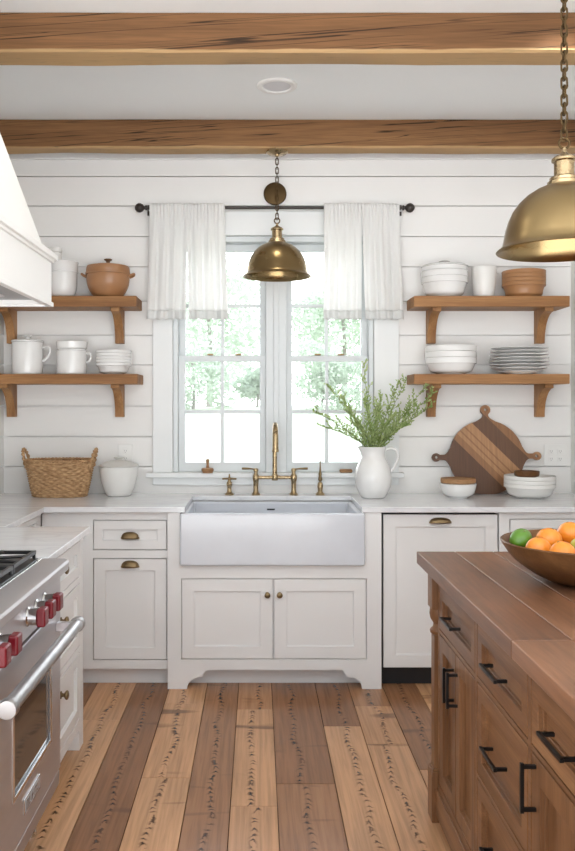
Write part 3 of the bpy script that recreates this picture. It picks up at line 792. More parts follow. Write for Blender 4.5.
o = obj('cutting_board', bm, BOARD, None, 0, 30)
o.location = (1.304, 4.652, CT + .001); o.rotation_euler = (-math.atan2(.055, .53), 0, 0)
tag(o, 'round striped wooden board with three handles leaning against the white wall', 'cutting board')
# little bowl with wooden lid
t_ = thing('lidded_bowl', 'small white bowl with a flat wooden lid in front of the round board', 'bowl', (1.098, 4.50, CT))
bm = bowl_bm(.098, .078, .05, flare=.6); obj('body', bm, CER, t_, 0, 40)
bm = bmesh.new(); lathe(bm, [(0, .0815), (.092, .0815), (.095, .085), (.095, .104), (.092, .107), (.088, .107), (.086, .104), (0, .104)], n=48); obj('lid', bm, LIDW, t_, 0, 40)
zz = stack('bowl', 'bowl', 1.494, 4.51, CT, (3, .137, .078, .072, .021), CERM, 'wide white bowl', 'in the stack right of the round board', 'wide white bowls on the counter')
single('wooden_dish', bowl_bm(.068, .036, .045, .006, .004, .3), WALN, (1.478, 4.51, zz + .078 - .0216 - .013), 'small dark wooden dish resting in the top white bowl on the counter', 'dish')

# pitcher with branches
t_ = thing('pitcher', 'white ceramic pitcher holding leafy branches on the counter right of the faucet', 'pitcher', (.632, 4.50, CT))
prof = smoothprof([(0, 0), (.056, 0), (.066, .004), (.094, .055), (.103, .115), (.090, .175), (.066, .215), (.062, .245), (.070, .278)], 3)
bm = bmesh.new(); lathe(bm, prof + [(.067, .2805), (.064, .278), (.056, .245), (.060, .215), (.084, .172), (.096, .115), (.085, .05), (0, .012)], n=60)
for v in bm.verts:   # small pouring lip to the left
    if v.co.z > .23:
        a = math.atan2(v.co.y, v.co.x); k = max(0, math.cos(a - PI * 1.02)) ** 8 * (v.co.z - .23) / .05
        v.co.x -= .016 * k
obj('body', bm, CER, t_, 0, 40)
bm = bmesh.new(); tube(bm, bez([(.062, 0, .255), (.090, 0, .272), (.122, 0, .262), (.134, 0, .225), (.124, 0, .180), (.100, 0, .150), (.088, 0, .146)], 8), .010, 12, ry=.0085); obj('handle', bm, CER, t_)
bq = thing('branch_bunch', 'bunch of fine leaved green branches standing in the white pitcher', 'greenery', (.632, 4.50, CT + .28))
tips = [(-.33, -.03, .20), (-.275, .03, .11), (-.245, -.02, .335), (-.17, .03, .27), (-.135, -.06, .19), (-.055, .0, .46), (-.05, -.07, .25), (.02, -.04, .23), (.05, .04, .28), (.13, -.03, .34), (.185, .02, .37), (.22, -.04, .23), (.295, .0, .335), (.25, -.03, .18), (.31, -.04, .22), (.345, .02, .30), (.10, -.07, .17), (-.10, -.06, .13), (.17, -.07, .12)]
rl = random.Random(5)
def leaf(bm, p, d, up, ln, wd):
    d = d.normalized(); sd = d.cross(up)
    if sd.length < 1e-4: sd = Vector((1, 0, 0))
    sd.normalize(); nrm = sd.cross(d)
    a = bm.verts.new(p); b1 = bm.verts.new(p + d * ln * .45 + sd * wd / 2 + nrm * .001); b2 = bm.verts.new(p + d * ln * .45 - sd * wd / 2 + nrm * .001); c_ = bm.verts.new(p + d * ln - nrm * .001); m_ = bm.verts.new(p + d * ln * .45 - nrm * .0015)
    bm.faces.new((a, b1, m_)); bm.faces.new((a, m_, b2)); bm.faces.new((b1, c_, m_)); bm.faces.new((m_, c_, b2))
for tx, ty, tz in tips:
    s0 = Vector((-tx * .10, -ty * .1, -.20)); s1 = Vector((tx * .12, ty * .3, -.01)); e = Vector((tx, ty, tz))
    path = bez([s0, s1, s1.lerp(e, .5) + Vector((0, 0, .02)), e], 10)
    bm = bmesh.new(); tube(bm, path, [.0026 - .0018 * i / len(path) for i in range(len(path))], 6)
    lb = bmesh.new()
    for i in range(9, len(path) - 0):
        p = path[i]; tdir = (path[min(i + 1, len(path) - 1)] - path[i - 1]).normalized()
        k = (i - 9) / (len(path) - 9)
        # short side twig every few steps
        twigs = []
        if i % 2 == 0 and k < .88:
            sd = Vector((rl.uniform(-1, 1), rl.uniform(-.6, .6), rl.uniform(.0, 1))).normalized()
            q = p + (tdir * .8 + sd * .7).normalized() * (.085 * (1 - k * .55)); tube(bm, [p, p.lerp(q, .5), q], [.0013, .001, .0006], 5)
            twigs = [(p.lerp(q, f_), (q - p).normalized()) for f_ in (.25, .4, .55, .7, .85, 1.0)]
        for (pp, td) in [(p, tdir)] + twigs:
            for _ in range(1 if pp is not p else 2):
                a = rl.uniform(0, 2 * PI); sd = Vector((math.cos(a), math.sin(a) * .8, rl.uniform(-.2, .5)))
                leaf(lb, pp, td * .75 + sd * .8, Vector((rl.uniform(-.5, .5), -1, rl.uniform(0, 1))), rl.uniform(.018, .030) * (1 - .3 * k), rl.uniform(.008, .012))
    br = obj('branch', bm, STEMM, bq); obj('foliage', lb, LEAF, br, 0, 0)

# sill things
t_ = thing('dish_brush', 'small round wooden dish brush with a knob on the window sill', 'brush', (-.288, 4.69, 1.0305))
bm = bmesh.new(); lathe(bm, [(0, .006), (.030, .006), (.034, .010), (.035, .022), (.030, .028), (.010, .031), (.007, .045), (.008, .062), (.011, .070), (.008, .078), (0, .080)], n=32); obj('handle', bm, LIDW, t_, 0, 40)
bm = bmesh.new(); lathe(bm, [(0, 0), (.030, 0), (.029, .006), (0, .006)], n=32); obj('bristles', bm, TAN, t_)
single('soap_bar', box(-.036, .036, -.018, .018, 0, .020), LIDW, (.505, 4.705, 1.0305), 'flat light brown soap bar on the window sill left of the pitcher', 'soap').modifiers.new('b', 'BEVEL').width = .005

# ------------------------------------------------------------------ faucet set
def post(bm, x, z0=0):
    lathe(bm, [(0, z0), (.024, z0), (.025, z0 + .006), (.020, z0 + .010), (.015, z0 + .016), (.0135, z0 + .03), (.0145, z0 + .075), (.018, z0 + .088), (.019, z0 + .10), (.016, z0 + .112), (.011, z0 + .118), (.010, z0 + .130), (.014, z0 + .134), (.014, z0 + .146), (.008, z0 + .151), (0, z0 + .152)], (x, 0, 0), 28)
fc = thing('bridge_faucet', 'brass bridge faucet with gooseneck spout and two lever handles behind the sink', 'faucet', (.095, 4.64, CT))
for s in (-1, 1):
    bm = bmesh.new(); post(bm, s * .107); pst = obj('valve_post', bm, BRASS, fc, 0, 40)
    bm = bmesh.new(); tube(bm, bez([(s * .095, -.004, .142), (s * .125, -.008, .147), (s * .150, -.012, .149), (s * .186, -.016, .150)], 4), [.006, .0055, .005, .0045, .0045, .0045, .005, .0055, .006, .0065, .007, .007, .006], 10); obj('lever', bm, BRASSD, pst)
bm = bmesh.new(); tube(bm, [(-.107, 0, .098), (-.03, 0, .098), (0, 0, .100), (.03, 0, .098), (.107, 0, .098)], .0095, 14); lathe(bm, [(0, .08), (.016, .082), (.019, .09), (.019, .106), (.015, .118), (0, .12)], n=24); obj('bridge', bm, BRASS, fc)
path = [(0, 0, .11), (0, 0, .20), (0, 0, .30)] + [(0, -.085 + .085 * math.cos(a), .315 + .085 * math.sin(a)) for a in [PI * k / 14 for k in range(1, 15)]] + [(0, -.170, .27)]
bm = bmesh.new(); tube(bm, path, [.0135, .0125, .012] + [.012 + .0003 * k for k in range(14)] + [.0165], 16); lathe(bm, [(0, 0), (.018, 0), (.019, .010), (.017, .02), (0, .02)], (0, -.170, .252), 20); obj('spout', bm, BRASS, fc)
tp_ = thing('small_tap', 'small brass tap with a crossbar handle left of the bridge faucet', 'tap', (-.162, 4.64, CT))
bm = bmesh.new(); lathe(bm, [(0, 0), (.025, 0), (.026, .006), (.018, .011), (.013, .018), (.012, .045), (.016, .058), (.015, .070), (.009, .078), (.008, .086), (0, .087)], n=26); tube(bm, [(0, 0, .05), (.004, -.03, .055), (.006, -.055, .045)], .006, 10); obj('body', bm, BRASS, tp_, 0, 40)
bm = bmesh.new(); tube(bm, [(-.040, 0, .090), (0, 0, .091), (.040, 0, .090)], .0048, 10); tube(bm, [(0, -.03, .090), (0, .03, .090)], .0045, 10); lathe(bm, [(0, .084), (.010, .085), (.009, .095), (.005, .10), (.003, .118), (0, .119)], n=16); obj('cross_handle', bm, BRASSD, tp_)
sp_ = thing('side_sprayer', 'slim brass side sprayer right of the bridge faucet', 'sprayer', (.352, 4.64, CT))
bm = bmesh.new(); lathe(bm, [(0, 0), (.025, 0), (.026, .006), (.019, .012), (.013, .02), (.016, .05), (.014, .066), (.008, .074), (0, .075)], n=26); obj('base', bm, BRASS, sp_, 0, 40)
bm = bmesh.new(); lathe(bm, [(0, .0755), (.008, .076), (.012, .088), (.009, .10), (.007, .108), (.010, .118), (.006, .13), (.004, .16), (.003, .190), (0, .192)], n=20); obj('spray_head', bm, BRASSD, sp_, 0, 40)

# ------------------------------------------------------------------ cabinetry
def shaker(bm, x0, x1, z0, z1, st=.055, y0=0.0, th=.019, rec=.010):
    frame_cells(bm, (x0, x1), (z0, z1), [(x0 + st, x1 - st, z0 + st, z1 - st)], y0, y0 + th)
    bx(bm, x0 + st - .001, x1 - st + .001, y0 + rec, y0 + th, z0 + st - .001, z1 - st + .001)
    # small inner bead
    s2 = st
    for a in ((x0 + s2, x0 + s2 + .004, z0 + s2, z1 - s2), (x1 - s2 - .004, x1 - s2, z0 + s2, z1 - s2), (x0 + s2, x1 - s2, z0 + s2, z0 + s2 + .004), (x0 + s2, x1 - s2, z1 - s2 - .004, z1 - s2)):
        bx(bm, a[0], a[1], y0 + rec * .55, y0 + rec + .001, a[2], a[3])
G_ = .0042
def front(name, parent, o, mat, st=.055, th=.019, rec=.010):
    bm = bmesh.new(); shaker(bm, o[0] + G_, o[1] - G_, o[2] + G_, o[3] - G_, st, 0, th, rec); return obj(name, bm, mat, parent, .0030 if mat in (ISLW, ISLH) else .0012, 30, 2)
def cup_pull(parent, x, z, w_=.088, h=.034, p=.024):
    bm = bmesh.new(); nt_, np_ = 24, 8; G = []
    for j in range(np_ + 1):
        pp = PI / 2 * j / np_
        G.append([bm.verts.new((x + w_ / 2 * math.copysign(abs(math.cos(PI * i / nt_)) ** .8, math.cos(PI * i / nt_)) , -p * math.sin(PI * i / nt_) ** .7 * math.sin(pp) - .0012, z - h / 2 + h * math.sin(PI * i / nt_) ** .7 * math.cos(pp))) for i in range(nt_ + 1)])
    for A, B in zip(G, G[1:]):
        for i in range(nt_): bm.faces.new((A[i], A[i + 1], B[i + 1], B[i]))
    bmesh.ops.remove_doubles(bm, verts=bm.verts[:], dist=1e-5)
    o = obj('cup_pull', bm, BRASSD, parent, 0, 50); m = o.modifiers.new('t', 'SOLIDIFY'); m.thickness = .0025; m.offset = -1
    bm = bmesh.new(); bx(bm, x - w_ / 2 - .003, x + w_ / 2 + .003, -.0018, -.0002, z - h / 2 - .002, z - h / 2 + .008)
    obj('back_plate', bm, BRASS, o, .0006)
def knob(parent, x, z, y=0.0, r=.015):
    bm = bmesh.new(); lathe(bm, [(0, 0), (r * .8, 0), (r * .8, .003), (r * .4, .006), (r * .35, .013), (r * .8, .018), (r, .023), (r * .9, .028), (r * .5, .031), (0, .032)], (x, y - .0003, z), 24, Matrix.Rotation(PI / 2, 3, 'X')); obj('knob', bm, BRASSD, parent)
def bar_pull(parent, x, z, L_=.13, vert=False, proj=.031, w_=.0043):
    bm = bmesh.new()
    if vert:
        bx(bm, x - w_, x + w_, -proj - w_, -proj + w_, z - L_ / 2, z + L_ / 2)
        for s in (-1, 1): bx(bm, x - w_, x + w_, -proj, 0, z + s * (L_ / 2 - .008) - w_, z + s * (L_ / 2 - .008) + w_)
    else:
        bx(bm, x - L_ / 2, x + L_ / 2, -proj - w_, -proj + w_, z - w_, z + w_)
        for s in (-1, 1): bx(bm, x + s * (L_ / 2 - .008) - w_, x + s * (L_ / 2 - .008) + w_, -proj, 0, z - w_, z + w_)
    obj('bar_pull', bm, BLK, parent, .0012)
def carcass(name, root, X, Z, holes, depth, mat, toe=None, extra=None, bodyz=None):
    bm = bmesh.new(); frame_cells(bm, X, Z, holes, 0, .020)
    bx(bm, X[0], X[1], .0215, depth, Z[0] if bodyz is None else bodyz[0], Z[1] if bodyz is None else bodyz[1])
    if toe: bx(bm, X[0], X[1], .06, depth, 0.0005, Z[0])
    if extra: extra(bm)
    return obj(name, bm, mat, root, .0012, 30, 1)

CB = .8825  # cabinet top
# left of sink
y0 = 4.13
c1 = thing('base_cabinet', 'white base cabinet left of the sink with one drawer and one tall door', 'cabinet', (0, y0, 0))
dr = (-.831, -.457, .6885, .8416); dd = (-.831, -.457, .135, .648)
carcass('body', c1, (-1.088, -.4525), (.09, CB), [dr, dd], WY - y0 - .002, CAB, True)
d1 = front('drawer', c1, dr, CAB, .045); cup_pull(d1, -.644, .764)
d2 = front('door', c1, dd, CAB, .058); cup_pull(d2, -.644, .620)
# left wall leg (around the corner)
c2 = thing('base_cabinet', 'white corner base cabinet under the counter between the range side and basket', 'cabinet', (-1.092, 3.452, 0), PI / 2)
op = (.04, .60, .12, .84)
carcass('body', c2, (0, .676), (.09, CB), [op], .37, CAB, True)
front('door', c2, op, CAB, .055)
# sink base
y1 = 4.10
c3 = thing('sink_base_cabinet', 'white furniture style sink cabinet with two doors and bracket feet under the sink', 'cabinet', (0, y1, 0))
dl = (-.3835, .0772, .1475, .5525); drr = (.0778, .543, .1475, .5525)
def feet(bm):
    for s, xo, xi in ((1, -.4515, -.355), (-1, .6175, .521)):
        pts = [(xo, .0), (xi, .0)]
        for k in range(1, 9):
            a = k / 8 * PI / 2
            pts.append((xi + s * .062 * (1 - math.cos(a)), .058 * math.sin(a)))
        pts += [(xi + s * .078, .060), (xi + s * .084, .075), (xi + s * .098, .0955), (xo, .0955)]
        prism(bm, pts, lambda a, b_, d: (a, d, b_), 0, .0212)
        x_a, x_b = (xo, xo + .02) if s > 0 else (xo - .02, xo)
        bx(bm, x_a, x_b, .021, .07, 0, .0955)
bm = bmesh.new()
frame_cells(bm, (-.4515, .6175), (.095, CB), [(dl[0], drr[1], dl[2], dl[3]), (-.391, .534, .6205, CB + 1)], 0, .021)
bx(bm, -.4515, .6175, .0225, WY - y1 - .002, .095, .615)
bx(bm, -.4515, -.393, .0225, WY - y1 - .002, .615, CB); bx(bm, .536, .6175, .0225, WY - y1 - .002, .615, CB)
bx(bm, -.43, .60, .09, WY - y1 - .002, .0005, .095)
feet(bm)
obj('body', bm, CAB, c3, .0012, 30, 1)
a_ = front('door', c3, dl, CAB, .060); knob(a_, .047, .473)
a_ = front('door', c3, drr, CAB, .060); knob(a_, .108, .473)
# dishwasher
dw = thing('dishwasher', 'panel front dishwasher with a black toe kick between sink and corner', 'dishwasher', (0, y0, 0))
obj('tub', box(.628, 1.21, .022, .57, .09, .868), DARKGAP, dw)
obj('toe_kick', box(.628, 1.21, .05, .57, .0005, .09), DARKGAP, dw)
bm = bmesh.new(); shaker(bm, .632, 1.2065, .098, .868, .062); pn = obj('door_panel', bm, CAB, dw, .0012, 30, 1)
cup_pull(pn, .918, .8395, .108, .028, .026)
# right cabinet
c4 = thing('base_cabinet', 'white corner base cabinet at the right behind the fruit bowl', 'cabinet', (0, y0, 0))
dr = (1.267, 1.70, .70, .8475); dd = (1.267, 1.70, .135, .66)
carcass('body', c4, (1.214, XR - .002), (.09, CB), [dr, dd], WY - y0 - .002, CAB, True)
d1 = front('drawer', c4, dr, CAB, .045); cup_pull(d1, 1.458, .773)
d2 = front('door', c4, dd, CAB, .058); knob(d2, 1.30, .6)
# side cabinet by the range
c5 = thing('drawer_cabinet', 'white three drawer cabinet between the range and the far counter', 'cabinet', (-.735, 2.772, 0), PI / 2)
ops = [(.05, .61, .715, .865), (.05, .61, .43, .69), (.05, .61, .13, .405)]
def foot5(bm):
    bx(bm, .60, .675, 0, .055, .0005, .0905)
carcass('body', c5, (0, .675), (.09, CB), ops, .728, CAB, True, foot5)
for o_, kz in zip(ops, (.80, .605, .325)):
    d_ = front('drawer', c5, o_, CAB, .045, .019, .013)
    knob(d_, .33, kz, .012, .018)

# counters
bm = bmesh.new()
frame_cells(bm, (XL + .001, XR - .001), (4.09, WY - .001), [(-.365, .518, 4.0, 4.585)], .883, .91, 'xy')
bx(bm, XL + .001, -1.066, 3.455, 4.0905, .883, .91)
o = obj('countertop', bm, QUARTZ, None, .003); tag(o, 'long white quartz countertop running under the window around the sink', 'countertop')
bm = bmesh.new(); bx(bm, XL + .001, -.707, 2.768, 3.452, .883, .91)
o = obj('countertop', bm, QUARTZ, None, .003); tag(o, 'short white quartz countertop beside the range', 'countertop')
# sink
sk = thing('farmhouse_sink', 'white apron front farmhouse sink set under the window', 'sink', (.0715, 4.065, .6205))
bm = bmesh.new()
def rect(x0, x1, y0, y1, z): return [bm.verts.new(p) for p in ((x0, y0, z), (x1, y0, z), (x1, y1, z), (x0, y1, z))]
A = rect(-.4605, .4605, 0, .515, 0); B = rect(-.4605, .4605, 0, .515, .2612); Cc = rect(-.425, .425, .03, .49, .2612); Dd = rect(-.420, .420, .036, .484, .04)
bm.faces.new(A); bm.faces.new(Dd)
for p, q in ((A, B), (B, Cc), (Cc, Dd)):
    for i in range(4): bm.faces.new((p[i], p[(i + 1) % 4], q[(i + 1) % 4], q[i]))
obj('basin', bm, SINK, sk, .011, 35, 4)
bm = bmesh.new(); lathe(bm, [(0, .0405), (.045, .0405), (.044, .044), (.03, .042), (0, .041)], (0, .26, 0), 30); obj('drain', bm, STEELH, sk)
obj('overflow_slot', box(-.022, .022, .4855, .4885, .215, .223), BLK, sk, .0005)

# ------------------------------------------------------------------ range
rg = thing('range_cooker', 'stainless steel range cooker with red knobs at the left edge', 'range', (-.665, 1.93, 0), PI / 2)
RW = .834
obj('body', box(0, RW, .032, .795, .13, .885), STEEL, rg, .003)
for lx, ly in ((.05, .09), (RW - .05, .09), (.05, .73), (RW - .05, .73)):
    bm = bmesh.new(); lathe(bm, [(0, .0005), (.022, .0005), (.022, .02), (.016, .03), (.016, .132), (0, .132)], (lx, ly, 0), 20); obj('leg', bm, STEELH, rg)
bm = bmesh.new(); frame_cells(bm, (.003, RW - .003), (.205, .742), [(.30, .69, .355, .59)], 0, .030); dor = obj('oven_door', bm, STEEL, rg, .003)
bm = bmesh.new(); frame_cells(bm, (.288, .702), (.343, .602), [(.302, .688, .357, .588)], -.0035, .003); obj('window_frame', bm, STEELH, dor, .001)
obj('oven_window', box(.298, .692, .004, .012, .353, .592), BLKGL, dor)
# handle
bm = bmesh.new(); tube(bm, [(.045, -.062, .692), (RW - .02, -.062, .692)], .0205, 24)
for ex_ in (.04, RW - .04): lathe(bm, [(0, -.004), (.0225, -.003), (.0245, 0), (.0245, .026), (.0225, .029), (0, .03)], (ex_, -.062, .692), 24, Matrix.Rotation(PI / 2, 3, 'Y'))
obj('door_handle', bm, STEELB, dor, 0, 40)
for ex_ in (.055, RW - .055): obj('handle_bracket', box(ex_ - .014, ex_ + .014, -.055, 0, .677, .707), STEEL, dor, .003)
# badge
bg = obj('name_plate', box(.39, .56, -.004, -.0002, .262, .305), STEELH, dor, .001)
bm = bmesh.new(); bx(bm, .397, .553, -.0046, -.0039, .267, .300); obj('plate_inlay', bm, GREYL, bg)
bm = bmesh.new()   # unreadable raised strokes of the maker's lettering
rk = random.Random(2)
for k in range(5):
    x = .408 + k * .028
    bx(bm, x, x + .004, -.0058, -.0045, .272, .295)
    bx(bm, x + .004, x + .018, -.0058, -.0045, (.291, .272, .282, .291, .272)[k], (.295, .276, .286, .295, .276)[k])
    if k in (0, 3, 4): bx(bm, x + .014, x + .018, -.0058, -.0045, .272, .295)
obj('raised_lettering', bm, STEELH, bg)
obj('kick_panel', box(.003, RW - .003, .004, .031, .150, .196), STEEL, rg, .002)
pnl = obj('control_panel', box(.003, RW - .003, .0, .031, .752, .856), STEEL, rg, .002)
for kx in (.61, .52, .43, .165, .07):
    bm = bmesh.new(); lathe(bm, [(0, 0), (.028, 0), (.028, .004), (.024, .008), (.0, .008)], (kx, 0, .815), 28, Matrix.Rotation(PI / 2, 3, 'X'))
    bz = obj('bezel', bm, STEELH, pnl)
    bm = bmesh.new(); lathe(bm, [(0, .008), (.023, .008), (.0245, .032), (0, .032)], (kx, 0, .815), 28, Matrix.Rotation(PI / 2, 3, 'X')); kb = obj('knob_skirt', bm, STEELH, bz)
    bm = bmesh.new(); bx(bm, kx - .024, kx + .024, -.058, -.032, .815 - .026, .815 + .026); obj('red_knob', bm, RED, kb, .007, 35, 3)
# bullnose and landing ledge
bm = bmesh.new(); prof = [(.06, .906), (-.012, .906), (-.024, .902), (-.028, .894), (-.026, .870), (-.018, .862), (.0, .858), (.06, .858)]
prism(bm, prof, lambda a, b_, d: (d, a, b_), 0.0, RW); obj('bullnose', bm, STEEL, rg, 0, 30)
obj('cooktop', box(.008, RW - .008, .0605, .79, .8855, .908), STEELH, rg, .002)
obj('back_guard', box(.0, RW, .765, .795, .9085, .96), STEEL, rg, .002)
obj('grate_tray', box(.03, RW - .03, .068, .74, .9085, .913), IRON, rg, .002)
for gx0, gx1 in ((.035, .285), (.292, .542), (.549, .80)):
    bm = bmesh.new()
    frame_cells(bm, (gx0, gx1), (.073, .735), [(gx0 + .012, gx1 - .012, .085, .398), (gx0 + .012, gx1 - .012, .410, .723)], .928, .940, 'xy')
    cxg = (gx0 + gx1) / 2
    for cy in (.24, .566):
        for k in range(8):
            a = k * PI / 4 + PI / 8
            tube(bm, [(cxg + .035 * math.cos(a), cy + .035 * math.sin(a), .934), (cxg + (gx1 - gx0) * .49 * max(-1, min(1, math.cos(a) * 1.08)), cy + .16 * max(-1, min(1, math.sin(a) * 1.08)), .934)], .0055, 6)
    for fx in (gx0 + .006, gx1 - .006):
        for fy in (.079, .404, .729): bx(bm, fx - .005, fx + .005, fy - .005, fy + .005, .9132, .929)
    obj('grate', bm, IRON, rg, .0015)
    for cy in (.24, .566):
        bm = bmesh.new(); lathe(bm, [(0, .9132), (.05, .9132), (.048, .918), (.036, .921), (.034, .926), (0, .927)], (cxg, cy, 0), 28); obj('burner', bm, BRASSD, rg)

# ------------------------------------------------------------------ hood
hd = thing('range_hood', 'large white tapered range hood above the range at the left edge', 'range hood', (-.730, 1.84, 1.776), PI / 2)
HW = 1.06; HD = .7345
bm = bmesh.new()   # apron: front and two sides
bx(bm, 0, HW, 0, .022, 0, .150); bx(bm, 0, .022, .022, HD, 0, .150); bx(bm, HW - .022, HW, .022, HD, 0, .150)
obj('apron', bm, PLASTER, hd, .002)
bm = bmesh.new()
for z0, z1, p in ((.150, .160, .008), (.160, .178, .018), (.178, .186, .010)):
    bx(bm, -p, HW + p, -p, HD, z0, z1)
bx(bm, -.006, HW + .006, -.006, .016, -.006, .010); bx(bm, HW - .016, HW + .006, .016, HD, -.006, .010); bx(bm, -.006, .016, .016, HD, -.006, .010)
obj('moulding', bm, PLASTER, hd, .002)
bm = bmesh.new(); top = CZ - 1.776 - .001
b0 = [(.0, .022, .186), (HW, .022, .186), (HW, HD, .186), (0, HD, .186)]
b1 = [(.0, .40, top), (HW, .40, top), (HW, HD, top), (0, HD, top)]
A = [bm.verts.new(p) for p in b0]; B = [bm.verts.new(p) for p in b1]
for i in range(4): bm.faces.new((A[i], A[(i + 1) % 4], B[(i + 1) % 4], B[i]))
bm.faces.new(A); bm.faces.new(B)
obj('canopy', bm, PLASTER, hd, .004)
obj('liner', box(.023, HW - .023, .023, HD, .016, .028), GREYL, hd)
bm = bmesh.new()
for k in range(14): bx(bm, .14 + k * .057, .17 + k * .057, .12, .62, .010, .0158)
obj('filter', bm, STEEL, hd, .001)

# ------------------------------------------------------------------ island
isl = thing('kitchen_island', 'brown wooden kitchen island with plank top, drawers and black pulls at the right', 'kitchen island', (.61, 2.86, 0), -PI / 2)
IL = 1.94; ID = .70
holes = []; fr_list = []
for k, (a, b_) in enumerate(((.099, .556), (.576, 1.006), (1.027, 1.435), (1.455, 1.842))):
    holes.append((a, b_, .668, .820)); fr_list.append(('drawer', (a, b_, .668, .820)))
    if k == 1:
        for z0, z1 in ((.400, .656), (.145, .388)): holes.append((a, b_, z0, z1)); fr_list.append(('drawer', (a, b_, z0, z1)))
    else: holes.append((a, b_, .145, .656)); fr_list.append(('door', (a, b_, .145, .656)))
bm = bmesh.new()
frame_cells(bm, (.083, IL - .083), (.03, .868), holes, 0, .021)
bx(bm, .03, IL - .03, .0225, ID - .03, .03, .868)
bx(bm, .06, IL - .06, .07, ID - .07, .0005, .03)
bx(bm, .071, IL - .071, -.006, .0, .03, .118)
obj('body', bm, ISLH, isl, .0015, 30, 1)
for nm, o_ in fr_list:
    if nm == 'drawer':
        d_ = front('drawer', isl, o_, ISLH, .042, .0205, .0175); bar_pull(d_, (o_[0] + o_[1]) / 2, (o_[2] + o_[3]) / 2 + .004 - (0 if o_[2] > .6 else .0), .135)
    elif o_[0] < .1:
        mid = (o_[0] + o_[1]) / 2
        for a, b_, hx in ((o_[0], mid + .002, mid - .024), (mid - .002, o_[1], mid + .024)):
            d_ = front('door', isl, (a, b_, o_[2], o_[3]), ISLW, .048, .0205, .0175); bar_pull(d_, hx, .55, .11, True)
    else:
        d_ = front('door', isl, o_, ISLW, .055, .0205, .0175); bar_pull(d_, o_[0] + .033, .585, .11, True)
# corner posts
for px_, py_ in ((.0, -.018), (IL - .07, -.018), (.0, ID - .052), (IL - .07, ID - .052)):
    bm = bmesh.new()
    bx(bm, px_, px_ + .070, py_, py_ + .070, .0005, .172)
    bx(bm, px_ + .006, px_ + .064, py_ + .006, py_ + .064, .172, .182)
    bx(bm, px_ + .010, px_ + .060, py_ + .010, py_ + .060, .182, .635)
    bx(bm, px_, px_ + .070, py_, py_ + .070, .725, .868)
    lathe(bm, [(.028, .635), (.033, .640), (.035, .650), (.025, .660), (.022, .672), (.033, .690), (.036, .706), (.034, .725)], (px_ + .035, py_ + .035, 0), 28)
    obj('corner_post', bm, ISLW, isl, .002, 35, 1)
# far end panel
bm = bmesh.new()
vs0 = len(bm.verts); shaker(bm, .06, ID - .06, .12, .85, .06)
M = Matrix.Translation((.010, 0, 0)) @ Matrix.Rotation(PI / 2, 4, 'Z')
# front (facing -y) turned to face -x (the far end)
for v in bm.verts:
    x, y, z = v.co; v.co = (.0105 + y, x, z)
obj('end_panel', bm, ISLW, isl, .0015, 30, 1)
# plank top
bm = bmesh.new(); uvl = bm.loops.layers.uv.new('UVMap'); tl = bm.verts.layers.float.new('tone')
ty0, ty1 = -.055, ID + .005; tx0, tx1 = -.014, IL + .03
ws = [ty0, .080, .214, .350, .484, .61, ty1]
rt = random.Random(4)
jn = [[1.06], [1.061], [1.06, 1.7], [.4, 1.062], [.8], [1.2]]
for i, (a, b_) in enumerate(zip(ws, ws[1:])):
    xs = [tx0 + (.0)] + jn[i] + [tx1]
    for j, (x0, x1) in enumerate(zip(xs, xs[1:])):
        vs = bx(bm, x0 + .0006, x1 - .0006, a + .0007, b_ - .0007, .8685, .910)
        tone = [.28, .55, .4, .6, .3, .5][i] + (.3 if (i, j) in ((0, 1), (1, 1)) else 0) + rt.uniform(-.1, .1); off = rt.uniform(0, 30)
        for v in vs: v[tl] = tone
        for f in {f for v in vs for f in v.link_faces}:
            for l in f.loops: l[uvl].uv = (l.vert.co.y + i * 3.3 + l.vert.co.z, l.vert.co.x + off)
obj('plank_top', bm, TOPM, isl, .0032, 30, 2)

# fruit bowl
BXc, BYc = .932, 2.37
fb = obj('fruit_bowl', bmesh.new(), WALN)
bpy.data.objects.remove(fb)
bm = bmesh.new()
lathe(bm, [(0, .003), (.055, .003), (.057, 0), (.066, 0)] + smoothprof([(.066, 0), (.11, .012), (.19, .065), (.224, .118)], 3)[1:] + [(.221, .121), (.216, .118)] + smoothprof([(.216, .118), (.182, .070), (.105, .020), (.06, .012), (0, .012)], 3)[1:], n=72)
single('fruit_bowl', bm, WALN, (BXc, BYc, .9105), 'wide dark wooden bowl of fruit on the wooden island', 'bowl')
def fruit(kind, x, y, z, r, mat, label, sx=1.0, rz=0):
    bm = bmesh.new(); n_ = 20
    pr = [(0, -r)] + [(r * math.sin(PI * k / n_) * (1 + .02 * math.cos(PI * k / n_)), -r * .96 * math.cos(PI * k / n_)) for k in range(1, n_)] + [(0, r * .94)]
    lathe(bm, pr, n=28)
    t = thing(kind, label, 'fruit', (x, y, z), rz)
    if kind == 'lime':
        for v in bm.verts:
            v.co.x *= 1.25; v.co.z *= .92
            if abs(v.co.x) > r * 1.1: v.co.x *= 1.05
    bd = obj('peel', bm, mat, t, 0, 180)
    bm = bmesh.new()
    lathe(bm, [(0, -.0015), (.0035, 0), (.003, .0012), (0, .0018)], n=8); bmesh.ops.transform(bm, matrix=Matrix.Rotation(.5, 4, 'X') @ Matrix.Translation((0, 0, r * .945)), verts=bm.verts[:])
    obj('stem_scar', bm, STEMM, bd)
    bd.rotation_euler = (random.uniform(-.6, .2), random.uniform(-.4, .4), 0) if kind != 'lime' else (0, -.35, 0)
